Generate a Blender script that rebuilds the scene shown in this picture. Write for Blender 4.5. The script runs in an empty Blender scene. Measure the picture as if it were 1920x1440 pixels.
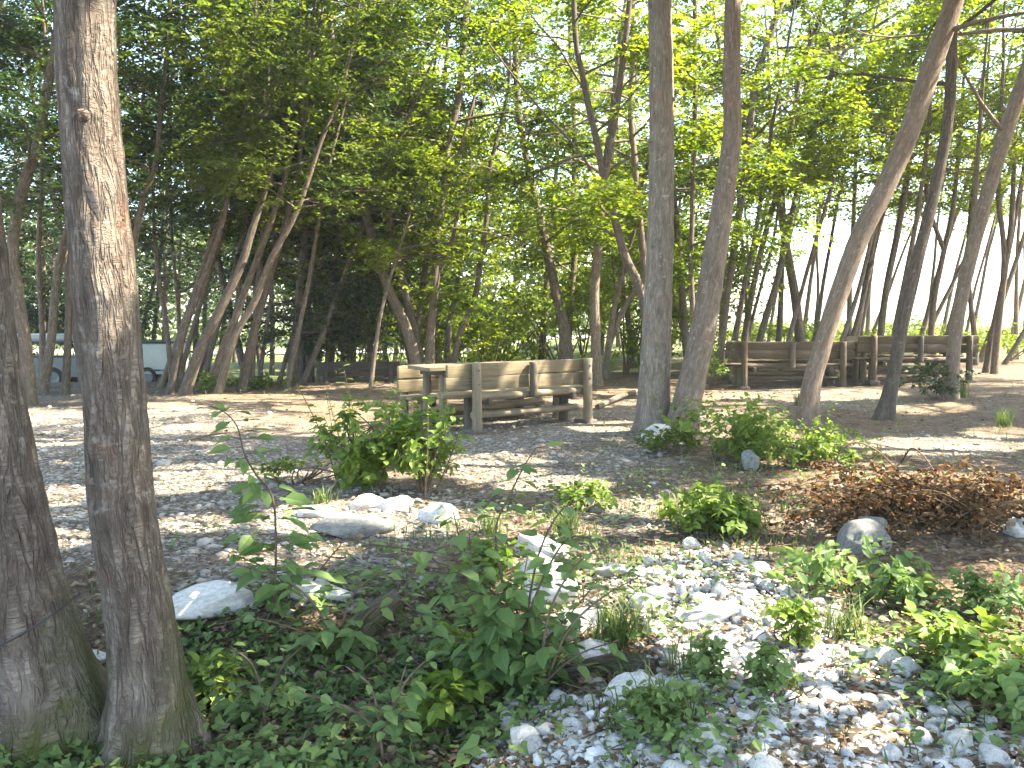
import bpy, bmesh, math, random
import numpy as np
from mathutils import Vector, Matrix

random.seed(7)
RNG = np.random.default_rng(11)
SC = bpy.context.scene
COL = SC.collection
R = math.radians

# ------------------------------------------------------------------ camera, sky, sun, exposure
CAM_H, FPX, PITCH = 1.45, 1663.0, math.atan((720 - 590) / 1663.0)
cam_d = bpy.data.cameras.new("camera")
cam_d.sensor_width = 36.0
cam_d.lens = 36.0 * FPX / 1920.0
cam_d.clip_start, cam_d.clip_end = 0.05, 3000.0
cam = bpy.data.objects.new("camera", cam_d)
COL.objects.link(cam)
cam.location = (0, 0, CAM_H)
cam.rotation_euler = (R(90) - PITCH, 0, 0)
SC.camera = cam

SUN_EL = R(50.0)
SUN_AZ = (0.99, 0.02)                      # horizontal direction towards the sun (x, y)
_n = math.hypot(*SUN_AZ)
SUN = np.array([SUN_AZ[0] / _n * math.cos(SUN_EL), SUN_AZ[1] / _n * math.cos(SUN_EL), math.sin(SUN_EL)])
world = bpy.data.worlds.new("World")
SC.world = world
world.use_nodes = True
wn = world.node_tree
sky = wn.nodes.new("ShaderNodeTexSky")
sky.sky_type = 'NISHITA'
sky.sun_disc = False
sky.sun_elevation = SUN_EL
sky.sun_rotation = math.atan2(SUN[0], SUN[1])
sky.air_density, sky.dust_density, sky.ozone_density = 1.0, 1.5, 1.0
wn.links.new(sky.outputs[0], wn.nodes["Background"].inputs[0])
wn.nodes["Background"].inputs[1].default_value = 0.15
sun_d = bpy.data.lights.new("sun", 'SUN')
sun_d.energy, sun_d.angle, sun_d.color = 5.0, R(0.5), (1.0, 0.915, 0.76)
sun = bpy.data.objects.new("sun", sun_d)
COL.objects.link(sun)
sun.rotation_euler = Vector(-SUN).to_track_quat('-Z', 'Y').to_euler()
sun.location = (20, -12, 30)

SC.view_settings.view_transform = 'Standard'
SC.view_settings.look = 'None'
SC.view_settings.exposure = 3.05
SC.view_settings.gamma = 1.0
SC.cycles.max_bounces = 7
SC.cycles.diffuse_bounces = 4
SC.cycles.transmission_bounces = 5
SC.cycles.caustics_reflective = False
SC.cycles.caustics_refractive = False
SC.cycles.sample_clamp_indirect = 6.0

# ------------------------------------------------------------------ maths helpers
def sstep(a, b, x):
    t = np.clip((np.asarray(x, float) - a) / (b - a), 0, 1)
    return t * t * (3 - 2 * t)

def _hash(ix, iy, iz, seed):
    with np.errstate(over='ignore'):
        n = (ix.astype(np.uint32) * np.uint32(374761393) + iy.astype(np.uint32) * np.uint32(668265263)
             + iz.astype(np.uint32) * np.uint32(2147483647) + np.uint32(seed) * np.uint32(1274126177))
        n = (n ^ (n >> np.uint32(13))) * np.uint32(1274126177)
        n = n ^ (n >> np.uint32(16))
    return (n & np.uint32(0xFFFFFF)).astype(float) / 0xFFFFFF

def vnoise(p, seed=0):
    p = np.asarray(p, float)
    i = np.floor(p).astype(np.int64)
    f = p - i
    f = f * f * (3 - 2 * f)
    r = 0
    for dx in (0, 1):
        for dy in (0, 1):
            for dz in (0, 1):
                w = (f[:, 0] if dx else 1 - f[:, 0]) * (f[:, 1] if dy else 1 - f[:, 1]) * (f[:, 2] if dz else 1 - f[:, 2])
                r = r + w * _hash(i[:, 0] + dx + 100000, i[:, 1] + dy + 100000, i[:, 2] + dz + 100000, seed)
    return r * 2 - 1

def fbm(p, seed=0, octs=4):
    p = np.asarray(p, float)
    a, s, r = 1.0, 0.0, 0
    for k in range(octs):
        r = r + a * vnoise(p * 2.03 ** k, seed + k * 17)
        s += a
        a *= 0.5
    return r / s

def unit(v):
    v = np.asarray(v, float)
    return v / np.maximum(np.linalg.norm(v, axis=-1, keepdims=True), 1e-9)

CP, SP = math.cos(PITCH), math.sin(PITCH)
def ray(px, py):
    x, y = (np.asarray(px, float) - 960) / FPX, -(np.asarray(py, float) - 720) / FPX
    return np.stack([x + 0 * y, CP + y * SP + 0 * x, -SP + y * CP + 0 * x], -1)

def P(px, py, Y):
    d = ray(px, py)
    s = Y / d[..., 1]
    return np.array([0, 0, CAM_H]) + d * np.asarray(s)[..., None]

def proj(x, y, z):
    dz = z - CAM_H
    f = y * CP - dz * SP
    u = y * SP + dz * CP
    f = np.maximum(f, 0.3)
    return 960 + FPX * x / f, 720 - FPX * u / f

def height(x, y):
    x, y = np.asarray(x, float), np.asarray(y, float)
    h = 0.05 * fbm(np.stack([x * .35, y * .35, 0 * x], -1).reshape(-1, 3), 3, 3).reshape(x.shape)
    h = h - 0.80 * sstep(18.0, 27, y) * sstep(3.0, -2.5, x)
    edge = 4.9 + 0.25 * np.sin(x * 1.7)
    h = h - 0.24 * sstep(edge, edge - 0.9, y) * sstep(0.7, -0.3, x)
    h = h + 0.14 * sstep(3.5, 9.5, x) * sstep(9, 15, y)
    h = h + 0.22 * np.exp(-(((x - 3.1) / 1.0) ** 2 + ((y - 6.6) / 0.8) ** 2))
    h = h + 0.10 * np.exp(-(((x - 2.5) / 1.6) ** 2 + ((y - 10.2) / 1.0) ** 2))
    return h

def G(px, py):
    d = ray(px, py)
    z = np.zeros(d.shape[:-1])
    for _ in range(12):
        t = (z - CAM_H) / np.minimum(d[..., 2], -1e-3)
        q = np.array([0, 0, CAM_H]) + d * t[..., None]
        z = 0.5 * z + 0.5 * height(q[..., 0], q[..., 1])
    q[..., 2] = height(q[..., 0], q[..., 1])
    return q

# ------------------------------------------------------------------ scene helpers
def tag(o, label=None, cat=None, group=None, kind=None):
    if label: o["label"] = label
    if cat: o["category"] = cat
    if group: o["group"] = group
    if kind: o["kind"] = kind
    return o

def thing(name, label, cat, loc=(0, 0, 0), rz=0.0, group=None):
    o = bpy.data.objects.new(name, None)
    o.empty_display_size = 0.1
    COL.objects.link(o)
    o.location = tuple(float(v) for v in loc)
    o.rotation_euler = (0, 0, rz)
    return tag(o, label, cat, group)

def copy_tree(o, parent=None):
    c = o.copy()
    COL.objects.link(c)
    c.parent = parent
    for ch in list(o.children):
        copy_tree(ch, c)
    return c

class MB:
    """collects polygons; build() links them as one mesh object"""
    def __init__(s):
        s.v, s.f, s.ft, s.n, s.a, s.t = [], [], [], 0, [], []
    def add(s, v, faces, bark=None, tint=None):
        v = np.asarray(v, float)
        faces = np.asarray(faces, np.int64)
        s.v.append(v)
        s.f.append((faces + s.n).ravel())
        s.ft.append(np.full(len(faces), faces.shape[1]))
        s.a.append(v if bark is None else np.asarray(bark, float))
        s.t.append(np.full(len(faces), 0.5) if tint is None else np.broadcast_to(np.asarray(tint, float), (len(faces),)))
        s.n += len(v)
    def mesh(s, name, origin=(0, 0, 0), smooth=True):
        m = bpy.data.meshes.new(name)
        v = np.concatenate(s.v) - np.asarray(origin, float)
        f = np.concatenate(s.f)
        ft = np.concatenate(s.ft)
        m.vertices.add(len(v)); m.vertices.foreach_set("co", v.astype(np.float32).ravel())
        m.loops.add(len(f)); m.loops.foreach_set("vertex_index", f.astype(np.int32))
        m.polygons.add(len(ft))
        m.polygons.foreach_set("loop_start", np.concatenate([[0], np.cumsum(ft)[:-1]]).astype(np.int32))
        m.update(calc_edges=True)
        m.polygons.foreach_set("use_smooth", np.full(len(ft), smooth, dtype=bool))
        a = m.attributes.new("bark", 'FLOAT_VECTOR', 'POINT')
        a.data.foreach_set("vector", np.concatenate(s.a).astype(np.float32).ravel())
        t = m.attributes.new("tint", 'FLOAT', 'FACE')
        t.data.foreach_set("value", np.concatenate(s.t).astype(np.float32))
        return m
    def build(s, name, mat, parent=None, origin=(0, 0, 0), smooth=True):
        m = s.mesh(name, origin, smooth)
        m.materials.append(mat)
        o = bpy.data.objects.new(name, m)
        COL.objects.link(o)
        if parent is not None: o.parent = parent
        else: o.location = tuple(float(q) for q in origin)
        return o

def catmull(pts, rad, step):
    pts, rad = np.asarray(pts, float), np.asarray(rad, float)
    q = np.vstack([2 * pts[0] - pts[1], pts, 2 * pts[-1] - pts[-2]])
    out, ro = [], []
    for i in range(len(pts) - 1):
        n = max(1, int(np.linalg.norm(pts[i + 1] - pts[i]) / step))
        t = (np.arange(n) / n)[:, None]
        a, b, c, d = q[i], q[i + 1], q[i + 2], q[i + 3]
        out.append(0.5 * (2 * b + (c - a) * t + (2 * a - 5 * b + 4 * c - d) * t ** 2 + (3 * b - a - 3 * c + d) * t ** 3))
        ro.append(rad[i] + (rad[i + 1] - rad[i]) * t[:, 0])
    out.append(pts[-1:]); ro.append(rad[-1:])
    return np.vstack(out), np.concatenate(ro)

def tube(mb, pts, rad, sides=8, rough=0.0, seed=0, cap=True, s0=0.0, flare=0.0, ridge_k=.35):
    """a tapered tube along pts; rough = radial relief as a share of the radius"""
    pts, rad = np.asarray(pts, float), np.asarray(rad, float)
    n = len(pts)
    tan = unit(np.gradient(pts, axis=0))
    u = np.zeros((n, 3))
    a = np.array([1.0, 0.13, 0.07]) if abs(tan[0][0]) < 0.9 else np.array([0, 1.0, 0.1])
    for i in range(n):
        a = a - tan[i] * np.dot(a, tan[i])
        a = a / max(np.linalg.norm(a), 1e-9)
        u[i] = a
    w = np.cross(tan, u)
    s = s0 + np.concatenate([[0], np.cumsum(np.linalg.norm(np.diff(pts, axis=0), axis=1))])
    th = np.arange(sides) / sides * 2 * np.pi
    c, sn = np.cos(th), np.sin(th)
    rr = rad[:, None] * np.ones(sides)
    rm = max(rad.mean(), 0.004)
    bark = np.stack([np.broadcast_to(c * rm, (n, sides)), np.broadcast_to(sn * rm, (n, sides)), np.broadcast_to(s[:, None], (n, sides))], -1)
    if rough > 0:
        q = bark.reshape(-1, 3)
        lump = fbm(q * np.array([3.0, 3.0, 1.6]) / (rm * 2.2), seed, 2).reshape(n, sides)
        ridge = 1 - np.abs(fbm(q * np.array([34, 34, 5.0]), seed + 5, 3)).reshape(n, sides) * 2
        rr = rr * (1 + rough * lump + rough * ridge_k * ridge)
    if flare > 0:
        d = s - s[0] if flare else 0
        k = np.exp(-(d[:, None]) / 0.22)
        lob = 0.75 + 0.5 * np.cos(th * 3 + seed)[None, :] * 0.6 + 0.35 * np.cos(th * 5 + 2.1 * seed)[None, :]
        rr = rr * (1 + flare * k * lob)
    v = pts[:, None, :] + (u[:, None, :] * c[None, :, None] + w[:, None, :] * sn[None, :, None]) * rr[..., None]
    i = np.arange(n - 1)[:, None] * sides
    j = np.arange(sides)[None, :]
    jn = (j + 1) % sides
    f = np.stack([i + j, i + jn, i + sides + jn, i + sides + j], -1).reshape(-1, 4)
    mb.add(v.reshape(-1, 3), f, bark.reshape(-1, 3))
    if cap:
        for e, o in ((0, False), (n - 1, True)):
            vv = np.vstack([v[e], pts[e]])
            k = np.arange(sides)
            fa = np.stack([k, (k + 1) % sides, np.full(sides, sides)], -1)
            mb.add(vv, fa if o else fa[:, ::-1], np.vstack([bark[e], bark[e].mean(0)]))

# leaves -------------------------------------------------------------
def leaves(mb, pos, d, nrm, L, W, tint, shape="rhomb"):
    pos, d, nrm = np.asarray(pos, float), unit(d), np.asarray(nrm, float)
    n = len(pos)
    if n == 0: return
    side = unit(np.cross(d, nrm))
    nrm = np.cross(side, d)
    L = np.broadcast_to(np.asarray(L, float), (n,))[:, None]
    W = np.broadcast_to(np.asarray(W, float), (n,))[:, None]
    if shape == "rhomb":
        prof = [(0, 0, 0), (.42, .5, .1), (1, 0, -.06), (.42, -.5, .1)]
        faces = [[0, 1, 2, 3]]
    elif shape == "oval":
        prof = [(0, 0, 0), (.22, .42, .12), (.6, .40, .09), (1, 0, -.14), (.6, -.40, .09), (.22, -.42, .12), (.5, 0, -0.02)]
        faces = [[0, 6, 2, 1], [6, 3, 2, 2], [0, 5, 4, 6], [6, 4, 3, 3]]
        faces = [[0, 1, 6], [1, 2, 6], [2, 3, 6], [3, 4, 6], [4, 5, 6], [5, 0, 6]]
    elif shape == "ivy":
        prof = [(.12, 0, 0), (-.06, .34, .05), (.25, .55, .10), (.48, .30, .05), (1, 0, -.14), (.48, -.30, .05), (.25, -.55, .10), (-.06, -.34, .05)]
        faces = [[0, 1, 2], [0, 2, 3], [0, 3, 4], [0, 4, 5], [0, 5, 6], [0, 6, 7]]
    k = len(prof)
    v = np.empty((n, k, 3))
    for i, (a, b, c) in enumerate(prof):
        v[:, i] = pos + d * (a * L) + side * (b * W) + nrm * (c * W)
    f = (np.arange(n)[:, None, None] * k + np.asarray(faces)[None]).reshape(-1, len(faces[0]))
    mb.add(v.reshape(-1, 3), f, None, np.repeat(np.broadcast_to(np.asarray(tint, float), (n,)), len(faces)))

def rand_dir(n, rng, zlo=-1, zhi=1):
    z = rng.uniform(zlo, zhi, n)
    a = rng.uniform(0, 2 * np.pi, n)
    r = np.sqrt(np.maximum(0, 1 - z * z))
    return np.stack([r * np.cos(a), r * np.sin(a), z], -1)

# ------------------------------------------------------------------ materials
def new_mat(name):
    m = bpy.data.materials.new(name)
    m.use_nodes = True
    nt = m.node_tree
    return m, nt, nt.nodes["Principled BSDF"]

def N(nt, kind, **kw):
    n = nt.nodes.new(kind)
    for k, v in kw.items():
        if k.startswith("i_"):
            n.inputs[k[2:].replace("_", " ")].default_value = v
        else:
            setattr(n, k, v)
    return n

def ramp(nt, fac, stops):
    r = nt.nodes.new("ShaderNodeValToRGB")
    e = r.color_ramp.elements
    while len(e) < len(stops): e.new(0.5)
    for el, (p, c) in zip(e, stops):
        el.position = p
        el.color = (*c, 1) if len(c) == 3 else c
    nt.links.new(fac, r.inputs[0])
    return r.outputs[0]

def mix(nt, fac, a, b, mode='MIX'):
    m = nt.nodes.new("ShaderNodeMix")
    m.data_type = 'RGBA'
    m.blend_type = mode
    for s, v in ((0, fac), (6, a), (7, b)):
        if hasattr(v, "is_linked") or hasattr(v, "links"): nt.links.new(v, m.inputs[s])
        else: m.inputs[s].default_value = v if s == 0 else (*v, 1)
    return m.outputs[2]

def math_n(nt, op, a, b=None, clamp=False):
    m = nt.nodes.new("ShaderNodeMath")
    m.operation = op
    m.use_clamp = clamp
    for s, v in ((0, a), (1, b)):
        if v is None: continue
        if hasattr(v, "links"): nt.links.new(v, m.inputs[s])
        else: m.inputs[s].default_value = v
    return m.outputs[0]

def mapping(nt, vec, scale):
    m = nt.nodes.new("ShaderNodeMapping")
    nt.links.new(vec, m.inputs[0])
    m.inputs["Scale"].default_value = scale
    return m.outputs[0]

def noise(nt, vec, scale, detail=4, rough=.55, dist=0.0):
    n = N(nt, "ShaderNodeTexNoise")
    n.inputs["Scale"].default_value = scale
    n.inputs["Detail"].default_value = detail
    n.inputs["Roughness"].default_value = rough
    n.inputs["Distortion"].default_value = dist
    if vec is not None: nt.links.new(vec, n.inputs["Vector"])
    return n.outputs[0]

def bump(nt, bsdf, hgt, dist, strength=1.0):
    b = N(nt, "ShaderNodeBump")
    b.inputs["Distance"].default_value = dist
    b.inputs["Strength"].default_value = strength
    nt.links.new(hgt, b.inputs["Height"])
    nt.links.new(b.outputs[0], bsdf.inputs["Normal"])

def leaf_mat(name, stops, trans, rough=.5, tw=.5, spec=.35):
    m, nt, b = new_mat(name)
    a = N(nt, "ShaderNodeAttribute", attribute_name="tint")
    col = ramp(nt, a.outputs["Fac"], stops)
    nt.links.new(col, b.inputs["Base Color"])
    b.inputs["Roughness"].default_value = rough
    b.inputs["Specular IOR Level"].default_value = spec
    tr = N(nt, "ShaderNodeBsdfTranslucent")
    tcol = mix(nt, 1.0, col, trans, 'MULTIPLY')
    nt.links.new(tcol, tr.inputs[0])
    mx = N(nt, "ShaderNodeMixShader")
    mx.inputs[0].default_value = tw
    nt.links.new(b.outputs[0], mx.inputs[1])
    nt.links.new(tr.outputs[0], mx.inputs[2])
    nt.links.new(mx.outputs[0], nt.nodes["Material Output"].inputs[0])
    return m

def bark_mat(name, dark, light, lichen, moss=0.0, scale=1.0, dist=.012):
    m, nt, b = new_mat(name)
    a = N(nt, "ShaderNodeAttribute", attribute_name="bark")
    v = a.outputs["Vector"]
    ridge = noise(nt, mapping(nt, v, (34 * scale, 34 * scale, 4.5 * scale)), 1.0, 5, .6, .3)
    def fissure(sc, width):
        q = noise(nt, mapping(nt, v, sc), 1.0, 3, .6, .5)
        q = math_n(nt, 'ABSOLUTE', math_n(nt, 'SUBTRACT', q, .5))
        return math_n(nt, 'MULTIPLY', q, 1 / width, True)
    vert = fissure((58 * scale, 58 * scale, 6 * scale), .10)
    hor = fissure((30 * scale, 30 * scale, 60 * scale), .06)
    crack = math_n(nt, 'MULTIPLY', vert, math_n(nt, 'ADD', math_n(nt, 'MULTIPLY', hor, .3), .7))
    big = noise(nt, mapping(nt, v, (5, 5, 1.8)), 1.0, 4)
    col = ramp(nt, ridge, [(.30, dark), (.62, light)])
    col = mix(nt, math_n(nt, 'MULTIPLY', math_n(nt, 'SUBTRACT', 1.0, crack), .5), col, tuple(c * .45 for c in dark))
    fine = noise(nt, mapping(nt, v, (22, 22, 16)), 1.0, 4)
    fl = ramp(nt, fine, [(.60, (0, 0, 0)), (.70, (1, 1, 1))])
    fl = math_n(nt, 'MULTIPLY', fl, ramp(nt, big, [(.42, (0, 0, 0)), (.6, (1, 1, 1))]))
    col = mix(nt, math_n(nt, 'MULTIPLY', fl, .8), col, lichen)
    red = ramp(nt, noise(nt, mapping(nt, v, (7, 7, 4)), 1.0, 3), [(.58, (0, 0, 0)), (.72, (1, 1, 1))])
    col = mix(nt, math_n(nt, 'MULTIPLY', red, .35), col, (light[0] * .9, light[1] * .55, light[2] * .42))
    if moss > 0:
        sp = N(nt, "ShaderNodeSeparateXYZ")
        nt.links.new(v, sp.inputs[0])
        low = math_n(nt, 'SUBTRACT', 1.15, math_n(nt, 'MULTIPLY', sp.outputs[2], 1.15), True)
        mm = math_n(nt, 'MULTIPLY', low, ramp(nt, big, [(.42, (0, 0, 0)), (.55, (1, 1, 1))]))
        col = mix(nt, math_n(nt, 'MULTIPLY', mm, moss), col, (.06, .07, .015))
    inf = N(nt, "ShaderNodeObjectInfo")
    tone = ramp(nt, inf.outputs["Random"], [(0, (.75, .75, .75)), (1, (1.2, 1.15, 1.1))])
    col = mix(nt, 1.0, col, tone, 'MULTIPLY')
    nt.links.new(col, b.inputs["Base Color"])
    b.inputs["Roughness"].default_value = .9
    b.inputs["Specular IOR Level"].default_value = .15
    hgt = math_n(nt, 'ADD', math_n(nt, 'MULTIPLY', crack, .6), ridge)
    bump(nt, b, hgt, dist)
    return m

def stone_mat(name, lo, hi, stain):
    m, nt, b = new_mat(name)
    tc = N(nt, "ShaderNodeTexCoord")
    inf = N(nt, "ShaderNodeObjectInfo")
    add = N(nt, "ShaderNodeVectorMath", operation='ADD')
    nt.links.new(tc.outputs["Object"], add.inputs[0])
    nt.links.new(inf.outputs["Random"], add.inputs[1])
    n1 = noise(nt, add.outputs[0], 9, 6, .65)
    n2 = noise(nt, add.outputs[0], 3.2, 5, .6, .4)
    at = N(nt, "ShaderNodeAttribute", attribute_name="tint")
    col = ramp(nt, n1, [(.3, lo), (.65, hi)])
    col = mix(nt, math_n(nt, 'MULTIPLY', ramp(nt, n2, [(.50, (0, 0, 0)), (.66, (1, 1, 1))]), .6), col, stain)
    tn = ramp(nt, at.outputs["Fac"], [(0, (.55, .53, .5)), (.5, (1, 1, 1)), (1, (1.12, 1.1, 1.05))])
    col = mix(nt, 1.0, col, tn, 'MULTIPLY')
    nt.links.new(col, b.inputs["Base Color"])
    b.inputs["Roughness"].default_value = .85
    bump(nt, b, noise(nt, add.outputs[0], 40, 5, .7), .006)
    return m

def wood_mat(name, lo, hi, sc=1.0):
    m, nt, b = new_mat(name)
    tc = N(nt, "ShaderNodeTexCoord")
    inf = N(nt, "ShaderNodeObjectInfo")
    at = N(nt, "ShaderNodeAttribute", attribute_name="bark")
    g = noise(nt, mapping(nt, at.outputs["Vector"], (2.2, 48, 48)), 1.0, 5, .65, .6)
    blot = noise(nt, mapping(nt, at.outputs["Vector"], (2.5, 6, 6)), 1.0, 4)
    col = ramp(nt, g, [(.28, lo), (.68, hi)])
    col = mix(nt, math_n(nt, 'MULTIPLY', ramp(nt, blot, [(.45, (0, 0, 0)), (.7, (1, 1, 1))]), .45), col, tuple(c * .55 for c in lo))
    tone = ramp(nt, inf.outputs["Random"], [(0, (.8, .8, .8)), (1, (1.12, 1.1, 1.05))])
    col = mix(nt, 1.0, col, tone, 'MULTIPLY')
    nt.links.new(col, b.inputs["Base Color"])
    b.inputs["Roughness"].default_value = .85
    bump(nt, b, g, .004)
    return m

def plain_mat(name, col, rough=.5, metal=0.0, dirt=.25):
    m, nt, b = new_mat(name)
    tc = N(nt, "ShaderNodeTexCoord")
    n = noise(nt, tc.outputs["Object"], 2.5, 5)
    c = ramp(nt, n, [(.3, tuple(v * (1 - dirt) for v in col)), (.7, col)])
    nt.links.new(c, b.inputs["Base Color"])
    b.inputs["Roughness"].default_value = rough
    b.inputs["Metallic"].default_value = metal
    return m

LEAF_LIGHT = leaf_mat("leaf_light", [(0, (.050, .092, .010)), (.5, (.105, .162, .015)), (1, (.185, .235, .022))], (1.85, 1.6, .6), tw=.6, spec=.2)
LEAF_MID = leaf_mat("leaf_mid", [(0, (.045, .075, .013)), (.5, (.085, .125, .020)), (1, (.14, .175, .030))], (1.4, 1.35, .75), tw=.48, spec=.22)
LEAF_DARK_SHADE = leaf_mat("leaf_dark_shade", [(0, (.018, .036, .010)), (.5, (.032, .062, .015)), (1, (.07, .11, .022))], (1.2, 1.25, .8), tw=.35)  # dark leaves; in the left wood the colour stands for shade
LEAF_BUSH = leaf_mat("leaf_bush", [(0, (.075, .125, .022)), (.5, (.13, .195, .034)), (1, (.20, .265, .05))], (1.4, 1.35, .7), tw=.45, spec=.22)
LEAF_SAP = leaf_mat("leaf_sapling", [(0, (.085, .14, .045)), (.5, (.145, .22, .072)), (1, (.21, .285, .09))], (1.3, 1.3, .7), tw=.45, spec=.25)
LEAF_IVY = leaf_mat("leaf_ivy", [(0, (.055, .09, .028)), (.5, (.105, .16, .048)), (1, (.18, .24, .065))], (1.3, 1.3, .7), rough=.5, tw=.33, spec=.22)
LEAF_DEAD = leaf_mat("leaf_dead", [(0, (.07, .045, .026)), (.5, (.17, .115, .066)), (1, (.34, .27, .18))], (1.2, 1.05, .8), rough=.7, tw=.25, spec=.2)
LEAF_BRUSH = leaf_mat("brush_leaf", [(0, (.035, .022, .010)), (.5, (.125, .066, .026)), (1, (.27, .165, .08))], (1.2, 1.0, .6), rough=.7, tw=.3, spec=.15)
GRASS = leaf_mat("grass_blade", [(0, (.05, .085, .02)), (.5, (.10, .15, .035)), (1, (.24, .24, .09))], (1.2, 1.25, .7), tw=.35)
BARK_NEAR = bark_mat("bark_near", (.092, .068, .050), (.245, .200, .155), (.42, .39, .33), moss=1.0, scale=.8, dist=.022)
BARK_SPRUCE = bark_mat("bark_spruce", (.135, .112, .088), (.27, .232, .185), (.42, .385, .33), moss=.15, scale=1.1, dist=.007)
BARK_BEECH = bark_mat("bark_smooth", (.15, .115, .088), (.27, .215, .165), (.40, .36, .29), moss=.3, scale=1.2, dist=.005)
BARK_FAR = bark_mat("bark_slender", (.10, .078, .058), (.21, .172, .132), (.36, .33, .26), moss=.35, scale=1.3, dist=.006)
TWIG = bark_mat("twig_bark", (.10, .07, .045), (.20, .15, .10), (.3, .26, .2), scale=2.0, dist=.003)
STONE = stone_mat("limestone", (.45, .43, .39), (.72, .695, .64), (.31, .285, .235))
STONE_GREY = stone_mat("grey_stone", (.12, .118, .10), (.27, .262, .235), (.08, .08, .055))
GRAVEL_M = stone_mat("gravel_stone", (.20, .178, .145), (.39, .355, .30), (.15, .125, .09))
WOOD = wood_mat("weathered_wood", (.110, .082, .042), (.235, .185, .104))
WOOD_LOG = wood_mat("log_wood", (.125, .095, .056), (.27, .218, .14))
WOOD_DARK_SHADE = wood_mat("dark_shade_wood", (.055, .043, .03), (.12, .098, .07))  # dark legs and feet; on the dim bench it stands for shade

# ------------------------------------------------------------------ sun gaps: where the photograph shows sun on the ground and trunks
# the canopy keeps openings towards these spots; a leaf is left out where it would shade one of them
_e1 = unit(np.cross(SUN, [0, 0, 1.0])); _e2 = np.cross(SUN, _e1)
GAP_CELL, GAP_N, GAP_O = 0.06, 1200, -36.0
GAP = np.zeros((GAP_N, GAP_N), bool)
GAP_HI = np.zeros((GAP_N, GAP_N), bool)
GAP_W = np.full((GAP_N, GAP_N), 1e6)      # openings that begin only beyond the spot they light
def gap_uv(p):
    p = np.asarray(p, float)
    return p @ _e1, p @ _e2
def open_gap(p, r, grid=None):
    grid = GAP if grid is None else grid
    u, v = gap_uv(p)
    for uu, vv, ww in zip(np.atleast_1d(u), np.atleast_1d(v), np.atleast_1d(np.asarray(p, float) @ SUN)):
        i, j = int((uu - GAP_O) / GAP_CELL), int((vv - GAP_O) / GAP_CELL)
        r_ = r + (.03 if grid is GAP else 0.0)
        k = int(r_ / GAP_CELL) + 1
        if k < i < GAP_N - k and k < j < GAP_N - k:
            yy, xx = np.ogrid[-k:k + 1, -k:k + 1]
            disc = (xx * xx + yy * yy) <= (r_ / GAP_CELL) ** 2
            win = (slice(i - k, i + k + 1), slice(j - k, j + k + 1))
            if grid is GAP_W: grid[win] = np.where(disc, np.minimum(grid[win], ww), grid[win])
            else: grid[win] |= disc
GAP_T = np.zeros((GAP_N, GAP_N), bool)       # the long openings that let the sun reach the near trunk
def in_gap(p, only=None):
    u, v = gap_uv(p)
    i = np.clip(((u - GAP_O) / GAP_CELL).astype(int), 0, GAP_N - 1)
    j = np.clip(((v - GAP_O) / GAP_CELL).astype(int), 0, GAP_N - 1)
    if only is not None: return only[i, j]
    return (p @ SUN > GAP_W[i, j] + 1.3) | (GAP[i, j] & (p[:, 2] > 2.3)) | (GAP_HI[i, j] & (p[:, 2] > 1.9 + .37 * p[:, 1]))
_gr = np.random.default_rng(5)
for px, py, rx, ry, fill in [
        (110, 930, 60, 10, 1), (390, 886, 90, 11, .9), (320, 913, 45, 6, 1), (110, 828, 60, 4, .8), (110, 1010, 60, 9, .4), (350, 985, 60, 10, .5),
        (690, 965, 130, 24, 1), (590, 985, 50, 20, .8), (960, 985, 60, 16, .9), (915, 875, 75, 22, 1), (1010, 905, 120, 12, .6), (1015, 1090, 50, 55, 1), (1080, 1180, 45, 28, 1),
        (1150, 1080, 50, 25, .9), (1335, 1110, 60, 60, 1), (1320, 1140, 55, 40, 1), (1445, 1150, 60, 45, .9), (1480, 1200, 50, 30, .7), (1560, 1260, 50, 30, .4), (1300, 1180, 40, 30, .6),
        (1750, 836, 150, 13, 1), (1880, 810, 50, 10, .7), (1560, 738, 120, 12, .9), (1740, 766, 60, 9, .9), (1510, 975, 60, 18, .7), (1620, 900, 120, 26, .9), (1700, 910, 120, 26, .9), (1830, 930, 80, 20, .5),
        (1860, 1200, 60, 25, .6), (1830, 1110, 50, 20, .5), (1150, 800, 45, 9, 1), (690, 816, 45, 8, 1), (470, 745, 100, 6, .9), (620, 765, 90, 7, .6), (300, 760, 60, 5, .7), (330, 800, 70, 5, .4),
        (1180, 735, 60, 5, .8), (1380, 740, 60, 6, .8), (1380, 790, 80, 26, .8), (1480, 850, 70, 22, .7), (650, 800, 75, 30, 1), (1240, 1010, 50, 20, .5), (1900, 990, 20, 12, 1),
        (1640, 1245, 60, 25, .8), (1380, 1110, 130, 60, 1), (1400, 1160, 120, 50, 1), (1500, 1180, 90, 50, 1), (1560, 1240, 70, 40, 1), (1440, 1240, 80, 40, .9), (1620, 1300, 70, 40, .6), (1300, 1060, 90, 40, .9), (1250, 1090, 60, 40, .9), (1270, 1160, 60, 40, .8), (1130, 1130, 60, 40, .9), (1390, 1200, 60, 30, .9), (760, 975, 60, 20, 1), (560, 1040, 90, 14, .4), (1300, 960, 60, 15, .5), (1060, 1000, 60, 14, .6), (1480, 1040, 60, 14, .4), (1160, 950, 90, 12, .5),
        (1850, 700, 60, 6, .7), (1650, 1010, 60, 12, .25)]:
    n = int(60 + rx * ry * .07)
    a = _gr.uniform(0, 2 * np.pi, n); q = np.sqrt(_gr.uniform(0, 1, n))
    qx, qy = px + rx * q * np.cos(a), py + ry * q * np.sin(a)
    k = _gr.uniform(0, 1, n) < fill * .8
    g = G(qx[k], qy[k])
    open_gap(g, 0.17 if fill > .75 else 0.11)
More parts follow.
